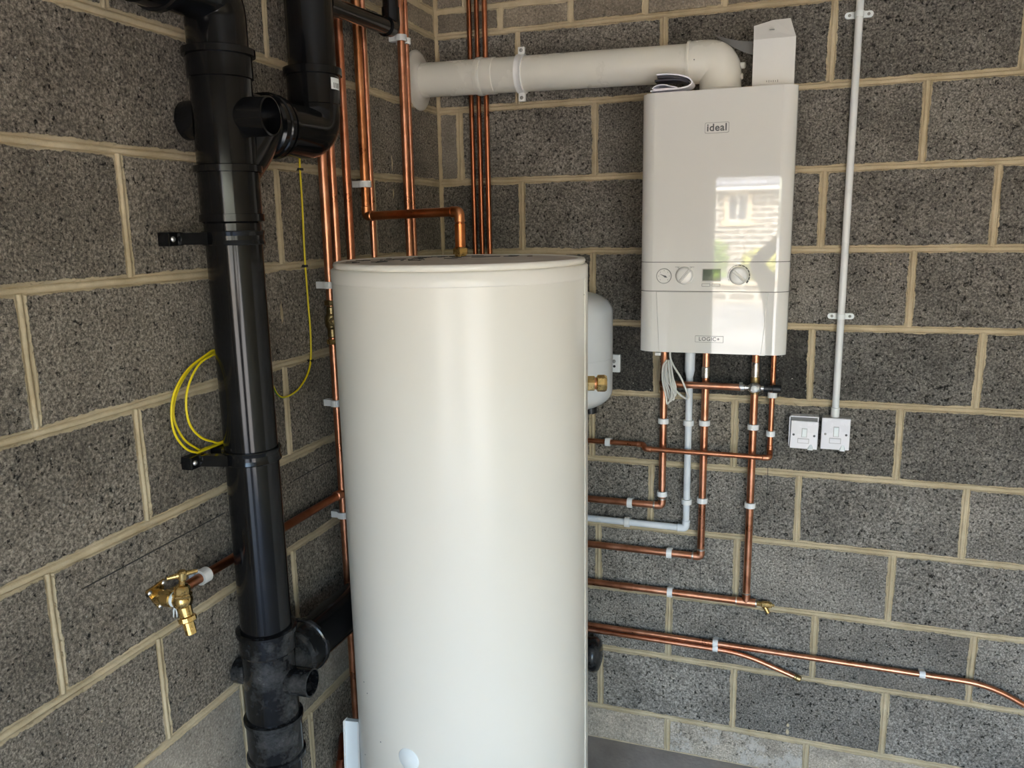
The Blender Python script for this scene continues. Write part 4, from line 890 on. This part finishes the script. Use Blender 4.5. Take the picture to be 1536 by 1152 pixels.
te = obj('tee', MB().tube([(x4 - 0.030, -SB, z4), (x4 + 0.030, -SB, z4)], 0.0128, 18).tube([(x4, -SB, z4), (x4, -SB, z4 + 0.030)], 0.0128, 18), 'copper', r4, CW)
for o_, d_ in (((x4, -SB, z4 + 0.028), Zd), ((x4 + 0.028, -SB, z4), Xd), ((x4 - 0.032, -SB, z4), Xd)): obj('solder_ring', MB().lathe(o_, d_, [(0.011, 0), (0.0136, 0.0005), (0.0136, 0.004), (0.011, 0.005)], 18), 'solder', te)
dcx = x4 + 0.032
dc = obj('drain_cock', MB().lathe((dcx, -SB, z4), Xd, [(0.0075, 0), (0.0075, 0.014), (0.0105, 0.016), (0.0105, 0.040), (0.009, 0.042), (0.009, 0.046), (0.004, 0.047), (0.004, 0.054)], 12, smooth=False), 'brass', r4)
obj('drain_outlet', MB().tube([(dcx + 0.022, -SB, z4 - 0.002), (dcx + 0.036, -SB - 0.004, z4 - 0.026)], [0.0085, 0.0065], 12), 'brass', dc)
zt4 = zB(1134, 556); obj('tinned_coupler', MB().lathe((x4, -SB, zt4), Zd, [(0.0112, -0.026), (0.0126, -0.024), (0.0126, 0.024), (0.0112, 0.026)], 18), 'solder', r4)
obj('slip_coupler', MB().tube([(aty(930, 879, -SB).x, -SB, z4), (aty(950, 882, -SB).x, -SB, z4)], 0.0126, 18), 'copper', r4, (0.85, 0.8, 0.75))
for u, v in ((1129, 640), (1122, 757)): clip(r4, (x4, -SB, zB(u, v)), Zd, NB, 0.0112, SB)
clip(r4, (aty(1005, 888, -SB).x, -SB, z4), Xd, NB, 0.0112, SB)
# by-pass across the front with its valve
YP = -0.062
zby = (aty(1040, 576.5, YP).z + aty(1108, 582, YP).z) / 2
xv = aty(1132, 580, YP).x
bp = thing('bypass_pipe', 'short horizontal copper by-pass pipe with a chromed valve under the boiler', 'pipe', (x1, YP, zby - 0.02))
obj('pipe', MB().tube(fillet([(x1, -SB - 0.004, zby), (x1, YP, zby), (xv - 0.036, YP, zby)], 0.013), 0.0105, 16), 'copper', bp, CW)
obj('tee', MB().tube(fillet([(x1, -SB, zby), (x1, YP, zby), (x1 + 0.03, YP, zby)], 0.014), 0.0124, 18).tube([(x1, -SB, zby - 0.026), (x1, -SB, zby + 0.026)], 0.0130, 18), 'copper', bp, (0.42, 0.36, 0.28))
vv = obj('bypass_valve', MB().lathe((xv - 0.040, YP, zby), Xd, [(0.0115, 0), (0.0115, 0.010), (0.008, 0.012), (0.007, 0.020), (0.012, 0.026), (0.0155, 0.034), (0.0155, 0.046), (0.012, 0.054), (0.007, 0.058), (0.007, 0.068)], 16), 'chrome', bp)
obj('valve_nut', MB().lathe((xv - 0.044, YP, zby + 0.004), Xd, [(0.013, 0), (0.013, 0.010)], 6, smooth=False), 'chrome', vv)
obj('valve_boss', MB().revolve((xv, YP, zby), (0, -1, 0), [(0.0110, 0), (0.0110, 0.017), (0.0095, 0.020), (0.0, 0.0205)], 20), 'white_plastic', vv)  # metal boss; white colour stands in for its bright sheen
obj('valve_tail', MB().tube([(xv, YP, zby), (x4, -SB, zby)], 0.0105, 14).tube([(x4, -SB, zby - 0.024), (x4, -SB, zby + 0.028)], 0.0140, 18), 'old_brass', vv)
obj('black_cap', MB().lathe((xv + 0.026, YP, zby), Xd, [(0.012, 0), (0.012, 0.012), (0.0095, 0.013), (0.0095, 0.024), (0.0125, 0.026), (0.0125, 0.048), (0.010, 0.050)], 18), 'black_rubber', vv)
# gas pipe
Y5 = -0.030; YF = -0.062
x5 = vB([(1160, 545), (1157, 640)], Y5); z5 = (aty(1140, 686, YF).z + aty(990, 675, YF).z) / 2; xo = aty(968, 671, YF).x; z5b = aty(920, 663.5, Y5).z
r5 = run('gas_pipe', 'thin copper gas pipe from the boiler crossing in front of the other pipes', [(x5, Y5, BZ0 + 0.01), (x5, Y5, z5 + 0.012), (x5, YF, z5), (xo, YF, z5), (xo - 0.012, Y5, z5b), (XL, Y5, z5b)], 0.0079, 0.010, clips=[((x5, Y5, zB(1157, 592, Y5)), Zd), ((x5, Y5, zB(1155, 650, Y5)), Zd), ((aty(912, 663, Y5).x, Y5, z5b), Xd)], n=NB, s=-Y5, color=(0.9, 0.82, 0.75))
# two low pipes running off to the right
YQ = -0.026
zq1 = (zB(1000, 952, YQ) + zB(1300, 999, YQ)) / 2
qx = aty(1482, 1030, YQ)
q1 = run('low_copper_pipe', 'long copper pipe low on the block wall, bending down past the clip', [(XL, YQ, zq1), (qx.x, YQ, zq1 - 0.006), (aty(1536, 1060, YQ).x + 0.30, YQ, zq1 - 0.20), (aty(1536, 1060, YQ).x + 0.36, YQ, 0.0)], 0.0084, 0.07, elbows=False, clips=[((aty(1073, 964, YQ).x, YQ, zq1), Xd), ((aty(1383, 1013, YQ).x, YQ, zq1 - 0.004), Xd)], n=NB, s=-YQ, clip_th=0.0026)
zq2 = zB(1000, 957, YQ) - 0.003; zq2 = min(zq2, zq1 - 0.0200)
qa, qb = aty(1100, 975, YQ), aty(1196, 1017, YQ)
q2 = run('low_copper_pipe', 'capped copper pipe under the long low pipe, its end bent down', [(XL, YQ, zq2), (aty(1112, 977, YQ).x, YQ, zq2 - 0.003), (qb.x, YQ, qb.z)], 0.0080, 0.07, elbows=False, clips=[((aty(1073, 970, YQ).x, YQ, zq2), Xd)], n=NB, s=-YQ, clip_th=0.0026)
dq = (V((qb.x, YQ, qb.z)) - V((aty(1112, 977, YQ).x, YQ, zq2))).normalized()
obj('end_cap', MB().lathe(V((qb.x, YQ, qb.z)) - dq * 0.012, dq, [(0.0082, 0), (0.0094, 0.001), (0.0094, 0.006), (0.0102, 0.008), (0.0102, 0.020), (0.008, 0.023)], 16), 'old_brass', q2)

# spare white cable hanging under the boiler
cab = thing('spare_cable', 'looped length of white flex hanging from under the boiler', 'cable', (aty(1010, 600, -0.085).x, -0.085, aty(1010, 604, -0.085).z))
def cb(u, v, y): return aty(u, v, y)
obj('cable', MB().tube(spline([cb(1005.5, 520, -0.10), cb(1005.5, 536, -0.10), cb(1010, 548, -0.102), cb(1022, 568, -0.104), cb(1030, 588, -0.104), cb(1033, 596, -0.103), cb(1029, 598, -0.101), cb(1018, 590, -0.098), cb(1006, 575, -0.094), cb(1000, 555, -0.090), cb(1003, 542, -0.088), cb(1006, 545, -0.087)], 8), 0.0030, 10), 'cable_white', cab)
for i, (du, vb_) in enumerate(((-7, 598), (-4, 602), (0, 600), (3, 594), (-9, 606))):
    y = -0.080 - 0.005 * i
    obj('cable_loop', MB().tube(spline([cb(1003 + du * 0.3, 540, y), cb(998 + du * 0.4, 550, y), cb(999 + du * 0.6, 570, y), cb(1005 + du * 0.7, vb_ - 12, y), cb(1010 + du, vb_, y), cb(1012 + du * 0.5, vb_ - 14, y - 0.003), cb(1008 + du * 0.4, 565, y - 0.004), cb(1005 + du * 0.3, 541, y - 0.003)], 8), 0.0026, 8), 'cable_white', cab)

# ------------------------------------------------------------------ conduit and spur units
xc = vB([(1291, 0), (1262, 475), (1252, 615)], -0.017); zcb = zB(1252, 620, -0.02)
con = thing('cable_conduit', 'white plastic conduit running down the wall into the switched spur', 'conduit', (xc, -0.017, zcb))
obj('pipe', MB().tube([(xc, -0.017, zcb), (xc, -0.017, TOPZ)], 0.0100, 20), 'white_plastic', con)
obj('adaptor', MB().lathe((xc, -0.017, zB(1252, 628, -0.02) - 0.004), Zd, [(0.0122, 0), (0.0122, zB(1253, 612, -0.02) - zB(1252, 628, -0.02) + 0.004), (0.010, zB(1253, 612, -0.02) - zB(1252, 628, -0.02) + 0.006)], 20), 'white_plastic', con)
for u, v in ((1288, 20.5), (1260, 475)):
    z = zB(u, v, -0.02)
    sd = obj('saddle', MB().lathe((xc, -0.017, z - 0.008), Zd, [(0.0100, 0), (0.0118, 0.0005), (0.0118, 0.0155), (0.0100, 0.016)], 20).prism([(xc + sx_ * 0.0275 + 0.0085 * math.cos(math.radians(a_)), z + 0.0085 * math.sin(math.radians(a_))) for sx_, r_ in ((1, range(-90, 91, 20)), (-1, range(90, 271, 20))) for a_ in r_], 1, -0.007, 0.002), 'strip_white', con)
    for s in (-1, 1): obj('screw', MB().revolve((xc + s * 0.024, -0.0068, z), (0, -1, 0), [(0.0040, 0), (0.0040, 0.0012), (0.0015, 0.0020), (0.0, 0.0021)], 12), 'print_light', sd)
def spur(label, u0, v0, u1, v1, loose):
    yb = -0.034; a, b = aty(u0, v1, yb - 0.010), aty(u1, v0, yb - 0.010)
    t = thing('switched_spur', label, 'switch', ((a.x + b.x) / 2, 0, a.z))
    bxm = MB()
    if loose:
        for p, q_ in (((a.x - 0.002, yb, a.z + 0.004), (a.x + 0.001, 0.002, b.z + 0.006)), ((b.x - 0.003, yb, a.z + 0.004), (b.x, 0.002, b.z + 0.003)), ((a.x - 0.002, yb, b.z + 0.003), (b.x, 0.002, b.z + 0.006)), ((a.x - 0.002, yb, a.z + 0.004), (b.x, 0.002, a.z + 0.007)), ((a.x, -0.004, a.z + 0.004), (b.x, 0.002, b.z + 0.004))): bxm.box(p, q_)
    else: bxm.box((a.x + 0.001, yb, a.z + 0.002), (b.x - 0.001, 0.002, b.z - 0.001), 0.002)
    obj('back_box', bxm, 'spur_white' if loose else 'spur_side', t)
    if loose: obj('box_shade_fill', MB().box((a.x + 0.002, yb + 0.004, a.z + 0.008), (b.x - 0.004, -0.003, b.z + 0.0025)), 'boiler_gap', t)  # solid dark filler: the shade inside the hollow box is put in as colour
    rot = Matrix.Rotation(math.radians(-5 if loose else 0), 3, 'X') @ Matrix.Rotation(math.radians(1.0 if loose else 0), 3, 'Y')
    pz1 = b.z - (0.008 if loose else 0.0)
    fp = MB().box((a.x + (0.002 if loose else 0), yb - 0.012, a.z), (b.x - 0.001, yb - 0.002, pz1), 0.0022, rot, ((a.x + b.x) / 2, yb, a.z) if loose else None); f = obj('face_plate', fp, 'spur_white', t)
    cxm, w, h = (a.x + b.x) / 2, b.x - a.x, pz1 - a.z; yf = yb - 0.012
    def loc(px, pz, d): 
        p = V((cxm + px * w, yf - d, a.z + pz * h)); piv = V((cxm, yb, a.z)); return rot @ (p - piv) + piv
    def pb(name, x0, x1, z0, z1, d0, d1, mat, par, bev=0.0):
        p, q_ = V((cxm + x0 * w, yf - d1, a.z + z0 * h)), V((cxm + x1 * w, yf - d0, a.z + z1 * h)); return obj(name, MB().box(p, q_, bev, rot, (cxm, yb, a.z)), mat, par)
    pb('switch_surround', -0.085, 0.105, 0.42, 0.74, -0.001, 0.0006, 'spur_side', f)
    rk = pb('rocker', -0.07, 0.09, 0.435, 0.725, -0.001, 0.0030, 'strip_white', f, 0.001)
    pb('fuse_outline', -0.21, 0.19, 0.20, 0.375, -0.001, 0.0005, 'spur_side', f); pb('fuse_carrier', -0.195, 0.175, 0.215, 0.36, -0.001, 0.0014, 'spur_white', f, 0.0006)
    for sx in (-0.36, 0.36): obj('screw_hole' if loose else 'screw', MB().lathe(loc(sx, 0.49, -0.001), rot @ V((0, -1, 0)), [(0.0034, 0), (0.0034, 0.0014), (0.0018, 0.0016)], 14), 'print_grey' if loose or sx > 0 else 'print_light', f)
    pts = [loc(x, z, d) for x, z, d in ((0.14, 0.0, 0.0), (0.36, 0.0, 0.0), (0.30, 0.17, 0.0), (0.23, 0.17, 0.0), (0.17, -0.015, 0.007), (0.33, -0.015, 0.007))]
    mb = MB(); mb.add(pts, [(4, 5, 2, 3), (0, 4, 3), (1, 2, 5), (0, 1, 5, 4)]); obj('flex_outlet', mb, 'strip_white', f)
    return t
spur('white switched fuse spur with its face plate hanging loose from the back box', 1183, 630, 1228.5, 672, True)
spur('white switched fuse spur screwed flat on its box at the foot of the conduit', 1230.5, 629, 1277, 673, False)

# ------------------------------------------------------------------ white strip and copper offcut by the foot of the cylinder
s0, s1 = atx(520, 1080, 0.155), None
sy = -0.97
pT, pW = aty(516, 1081, sy), aty(535, 1079, sy)
pW.x += 0.0062                                 # its top edge rests on the casing
ws = thing('white_offcut_strip', 'white plastic trim offcut leaning upright against the foot of the cylinder', 'offcut', (pT.x, sy, 0))
mb = MB(); dx = -0.0; d_b = 0.02
def strip(name, x0, x1, y0, y1, mat, par):
    m_ = MB(); z = pT.z; lean = -0.022
    vs = [V((x + (lean if zz == 0 else 0), y, zz if zz == 0 else zz + (0.004 if x == x1 else 0))) for zz in (0.0, z) for x, y in ((x0, y0), (x1, y0), (x1, y1), (x0, y1))]
    m_.add(vs, [(3, 2, 1, 0), (4, 5, 6, 7), (0, 1, 5, 4), (1, 2, 6, 5), (2, 3, 7, 6), (3, 0, 4, 7)]); return obj(name, m_, mat, par)
strip('board', pT.x, pW.x - 0.003, sy, sy + 0.012, 'strip_white', ws); strip('edge_bead', pW.x - 0.004, pW.x + 0.001, sy - 0.003, sy + 0.012, 'carton_white', ws); strip('edge_bead', pT.x - 0.001, pT.x + 0.003, sy - 0.003, sy + 0.012, 'carton_white', ws)
oc = thing('copper_stub', 'dull copper pipe stub near the floor beside the white offcut strip', 'pipe', (0.06, -0.80, 0.0))
c0, c1 = aty(512, 1142, -0.93), aty(497, 1158, -0.93)
obj('pipe', MB().tube(fillet([V((0.0115, -0.80, c0.z - 0.03)), V((c0.x - 0.02, -0.90, c0.z - 0.03)), V((c1.x, -1.0, 0.0))], 0.05), 0.012, 14), 'copper', oc, (0.5, 0.36, 0.34))
obj('pipe_collar', MB().lathe((c0.x - 0.02, -0.90, c0.z - 0.034), (0.2, -0.5, -0.6), [(0.012, -0.01), (0.0145, -0.008), (0.0145, 0.014), (0.012, 0.016)], 16), 'copper', oc, (0.6, 0.42, 0.4))
#@OUTSIDE
# ------------------------------------------------------------------ outside the open doorway (seen only mirrored in the glossy surfaces)
def stone_mat(name, c0, c1, bw, bh, mortar):
    mt, t, b = nodes(name); g = N(t, 'ShaderNodeNewGeometry'); s = N(t, 'ShaderNodeSeparateXYZ'); t.links.new(g.outputs['Position'], s.inputs[0])
    cm = N(t, 'ShaderNodeCombineXYZ'); t.links.new(s.outputs[0], cm.inputs[0]); t.links.new(s.outputs[2], cm.inputs[1])
    br = N(t, 'ShaderNodeTexBrick'); t.links.new(cm.outputs[0], br.inputs['Vector']); br.inputs['Scale'].default_value = 1.0; br.inputs['Brick Width'].default_value = bw; br.inputs['Row Height'].default_value = bh
    br.inputs['Mortar Size'].default_value = 0.035; br.inputs['Color1'].default_value = (*c0, 1); br.inputs['Color2'].default_value = (*c1, 1); br.inputs['Mortar'].default_value = (*mortar, 1)
    t.links.new(br.outputs['Color'], b.inputs['Base Color']); b.inputs['Roughness'].default_value = 0.9
stone_mat('rubble_stone', (0.24, 0.20, 0.15), (0.12, 0.105, 0.09), 0.62, 0.21, (0.60, 0.56, 0.48))
stone_mat('roof_slate', (0.36, 0.37, 0.40), (0.22, 0.23, 0.25), 0.35, 0.24, (0.10, 0.10, 0.10))
plain('drive', (0.36, 0.33, 0.285), 0.9, var=0.25, vscale=0.6); plain('lawn', (0.10, 0.17, 0.04), 0.9, var=0.3, vscale=2)
plain('sandstone', (0.62, 0.50, 0.34), 0.8); plain('pane_glass', (0.10, 0.11, 0.13), 0.05); plain('window_paint', (0.70, 0.68, 0.62), 0.4)
plain('leaf_green', (0.24, 0.36, 0.05), 0.6, var=0.4, vscale=3); plain('leaf_yellow', (0.50, 0.48, 0.06), 0.6, var=0.35, vscale=3); plain('flower_red', (0.5, 0.05, 0.08), 0.5)
plain('cloth_dark', (0.030, 0.032, 0.038), 0.85, var=0.2, vscale=30); plain('cloth_trouser', (0.035, 0.045, 0.075), 0.85, var=0.2, vscale=30); plain('skin', (0.56, 0.33, 0.24), 0.5); plain('hair', (0.045, 0.03, 0.02), 0.6); plain('shoe', (0.03, 0.025, 0.02), 0.5)
GD = -0.02
struct('ground', MB().box((-40, -80, GD - 0.3), (45, WF - 0.12, GD)), 'drive', 'pale gravel drive outside the open doorway')
HY = -31.0; HX = -1.0; EZ = 2.98
hs = thing('stone_house', 'stone house with a slate roof, mirrored in the boiler front', 'house', (HX, HY - 3, GD))
hw = obj('wall', MB().box((HX - 8, HY - 6, GD), (HX + 9, HY, EZ)), 'rubble_stone', hs)
obj('roof', MB().prism([(HY + 0.35, EZ - 0.05), (HY + 0.35, EZ + 0.1), (HY - 3, EZ + 2.6), (HY - 6.35, EZ + 0.1), (HY - 6.35, EZ - 0.05)], 0, HX - 8.3, HX + 9.3), 'roof_slate', hs)
obj('gutter', MB().tube([(HX - 8.3, HY + 0.42, EZ), (HX + 9.3, HY + 0.42, EZ)], 0.07, 10), 'window_paint', hs)
for wx, wz in ((-1.08, 1.80), (-5.0, 1.80), (3.2, 1.80)):
    cx_ = HX + 1.0 + wx
    f = obj('window', MB().box((cx_ - 0.52, HY - 0.1, wz - 0.12), (cx_ - 0.37, HY + 0.05, wz + 1.12)).box((cx_ + 0.37, HY - 0.1, wz - 0.12), (cx_ + 0.52, HY + 0.05, wz + 1.12)).box((cx_ - 0.52, HY - 0.1, wz + 0.98), (cx_ + 0.52, HY + 0.05, wz + 1.12)).box((cx_ - 0.6, HY - 0.1, wz - 0.2), (cx_ + 0.6, HY + 0.1, wz)), 'sandstone', hs)
    for k in (-1, 1): obj('pane', MB().box((cx_ - 0.33 if k < 0 else cx_ + 0.03, HY - 0.05, wz + 0.05), (cx_ - 0.03 if k < 0 else cx_ + 0.33, HY + 0.02, wz + 0.93)), 'pane_glass', f)
    obj('sash', MB().box((cx_ - 0.37, HY - 0.05, wz), (cx_ + 0.37, HY + 0.015, wz + 0.98)), 'window_paint', f)
GY = -17.0
gw = thing('garden_wall', 'low rubble garden wall across the drive, mirrored in the boiler front', 'wall', (HX, GY, GD))
obj('stonework', MB().box((-14, GY - 0.4, GD), (16, GY, 0.36), 0.03), 'rubble_stone', gw); obj('coping', MB().box((-14, GY - 0.45, 0.36), (16, GY + 0.05, 0.43), 0.02), 'sandstone', gw)
def bush(name, label, cx_, cy_, z0, rx, rz, mat, n, seed):
    r = random.Random(seed); t = thing(name, label, 'shrub', (cx_, cy_, GD)); mb = MB()
    for i in range(n):
        d = V((r.gauss(0, 1), r.gauss(0, 1), r.gauss(0, 1))).normalized(); rad = (0.72 + 0.28 * r.random()) * (1 + 0.18 * math.sin(5 * d.x + seed) * math.cos(4 * d.z))
        c = V((cx_ + d.x * rx * rad, cy_ + d.y * rx * 0.7 * rad, z0 + rz + d.z * rz * rad)); s = r.uniform(0.05, 0.12)
        a = V((r.gauss(0, 1), r.gauss(0, 1), r.gauss(0, 1))).normalized(); b_ = a.orthogonal().normalized(); e = a.cross(b_)
        mb.add([c - b_ * s, c + e * s * 0.5, c + b_ * s, c - e * s * 0.5], [(0, 1, 2, 3)])
    f = obj('foliage', mb, mat, t); f['kind'] = 'stuff'
    obj('stem', MB().tube([(cx_, cy_, GD), (cx_ + 0.05, cy_, z0 + rz)], [0.05, 0.03], 8), 'shoe', t)
bush('garden_shrub', 'yellow-green shrub behind the garden wall, mirrored in the boiler front', -1.35, GY - 1.75, 0.25, 0.95, 0.56, 'leaf_green', 1500, 1)
bush('garden_shrub', 'bright yellow shrub behind the garden wall, mirrored in the boiler front', 0.75, GY - 1.75, 0.20, 0.95, 0.46, 'leaf_yellow', 1500, 2)
bush('garden_shrub', 'green shrub at the far end of the garden wall, away from the yellow one', -4.4, GY - 1.9, 0.30, 1.3, 0.6, 'leaf_green', 1500, 3)
# the person taking the picture
per = thing('person', 'person in dark top and trousers holding up a phone, mirrored in the boiler front', 'person', (1.165, -3.0, 0))
verts = []; rads = []; edges = []
def pv(x, y, z, r): verts.append((x, y, z)); rads.append(r); return len(verts) - 1
def chain(a, *pts):
    for p in pts:
        b = pv(*p); edges.append((a, b)); a = b
    return a
root = pv(1.165, -3.0, 0.97, 0.190)
sp1 = chain(root, (1.165, -3.0, 1.13, 0.195)); ch = chain(sp1, (1.165, -2.995, 1.30, 0.185)); nb = chain(ch, (1.165, -2.985, 1.43, 0.085))
hdv = chain(nb, (1.165, -2.975, 1.50, 0.055), (1.165, -2.955, 1.56, 0.072), (1.165, -2.945, 1.63, 0.092), (1.165, -2.955, 1.70, 0.080), (1.165, -2.96, 1.74, 0.045))
HANDS = []
for sgn in (-1, 1):
    hip = chain(root, (1.165 + sgn * 0.10, -3.0, 0.86, 0.095)); chain(hip, (1.165 + sgn * 0.11, -2.985, 0.48, 0.062), (1.165 + sgn * 0.115, -3.03, 0.10, 0.045), (1.165 + sgn * 0.125, -2.94, 0.045, 0.042), (1.165 + sgn * 0.135, -2.84, 0.036, 0.034))
    grip = CAM + (RIGHT * -0.048 if sgn < 0 else RIGHT * 0.160) - UP * 0.045 - FWD * 0.022
    el = (0.905, -2.83, 1.545) if sgn < 0 else (1.50, -2.82, 1.50)
    sh = chain(ch, (1.165 + sgn * 0.165, -2.985, 1.395, 0.075)); wr = V(grip) + (V(el) - V(grip)).normalized() * 0.075
    wv = chain(sh, (*((V((1.165 + sgn * 0.165, -2.985, 1.395)) + V(el)) / 2), 0.055), (*el, 0.045), (*((V(el) + wr) / 2), 0.040), (*wr, 0.027)); pm = chain(wv, (*grip, 0.030))
    HANDS.append((V(grip), wr)); inw = RIGHT * -sgn
    for k in range(4):                          # fingers curl behind the phone edge, thumb on its face
        b0 = V(grip) + UP * (0.026 - 0.017 * k) + FWD * 0.006; ln = (0.9, 1.0, 0.95, 0.78)[k]
        chain(pm, (*(b0 - inw * 0.004 + UP * 0.006), 0.0095), (*(b0 + FWD * 0.010 + inw * 0.010), 0.0085), (*(b0 + FWD * 0.0075 + inw * 0.034 * ln), 0.0078))
    t0_ = V(grip) + UP * 0.012 - FWD * 0.0065
    chain(pm, (*(V(grip) - FWD * 0.018 - UP * 0.008), 0.012), (*(t0_ + inw * 0.018), 0.0100), (*(t0_ + inw * 0.042 + UP * 0.012), 0.0088))
me = bpy.data.meshes.new('body_cage'); me.from_pydata([V(v) for v in verts], edges, []); me.update()
cage = bpy.data.objects.new('body_cage', me); C.objects.link(cage)
sk = cage.modifiers.new('skin', 'SKIN'); sk.use_smooth_shade = True
for i, sv in enumerate(me.skin_vertices[0].data): sv.radius = (rads[i], rads[i] * (0.62 if i in (root, sp1, ch) else 1.0)); sv.use_root = (i == root)
sb = cage.modifiers.new('smooth', 'SUBSURF'); sb.levels = 2; sb.render_levels = 2
bm_ = bpy.data.meshes.new_from_object(cage.evaluated_get(bpy.context.evaluated_depsgraph_get())); bpy.data.objects.remove(cage)
mb = MB(); mb.add([v.co.copy() for v in bm_.vertices], [tuple(p.vertices) for p in bm_.polygons], True); bpy.data.meshes.remove(bm_)
bod = obj('body', mb, 'cloth_dark', per)
for nme in ('skin', 'cloth_trouser', 'shoe'): bod.data.materials.append(MATS[nme])
oc_ = WLOC[bod.name]
for p in bod.data.polygons:
    c = p.center + oc_
    if c.z > 1.485 and (V((1.165, -2.955, 1.62)) - c).length < 0.17: p.material_index = 1
    elif any((c - w).dot((g_ - w).normalized()) > 0.0 and (c - g_).length < 0.13 for g_, w in HANDS): p.material_index = 1
    elif c.z < 0.09: p.material_index = 3
    elif c.z < 0.98: p.material_index = 2
hm = MB(); hc = V((1.165, -2.962, 1.655))
bmh = bmesh.new(); bmesh.ops.create_uvsphere(bmh, u_segments=24, v_segments=14, radius=1.0)
for v in bmh.verts:
    co = v.co; front = co.y > 0.25 and co.z < 0.45
    v.co = hc + V((co.x * 0.098, co.y * (0.080 if front else 0.112) - (0.03 if front else 0.0), max(co.z, -0.55) * 0.112))
hm.frombm(bmh, True); obj('hair', hm, 'hair', per)
for s in (-1, 1):
    obj('eye', MB().revolve((1.165 + s * 0.032, -2.862, 1.645), (0, 1, 0), [(0.010, 0), (0.008, 0.005), (0.0, 0.008)], 12), 'pane_glass', per); obj('ear', MB().revolve((1.165 + s * 0.088, -2.955, 1.625), (s, 0.1, 0), [(0.020, 0), (0.026, 0.006), (0.018, 0.012), (0.0, 0.010)], 14), 'skin', per)
obj('nose', MB().tube([(1.165, -2.862, 1.648), (1.165, -2.842, 1.612), (1.165, -2.858, 1.602)], [0.007, 0.012, 0.008], 10), 'skin', per); obj('mouth', MB().tube([(1.143, -2.868, 1.575), (1.165, -2.860, 1.573), (1.187, -2.868, 1.575)], [0.003, 0.005, 0.003], 8), 'flower_red', per)
ph = MB(); o = CAM + RIGHT * 0.056 - UP * 0.026 - FWD * 0.018; vs = []
for c in (-0.004, 0.004):
    for a, b_ in ((-1, -1), (1, -1), (1, 1), (-1, 1)): vs.append(o + RIGHT * (a * 0.073) + UP * (b_ * 0.036) + FWD * c)
ph.add(vs, [(3, 2, 1, 0), (4, 5, 6, 7), (0, 1, 5, 4), (1, 2, 6, 5), (2, 3, 7, 6), (3, 0, 4, 7)]); tag(obj('phone', ph, 'black_rubber'), 'dark phone held up in both hands, mirrored beside the boiler edge', 'phone')
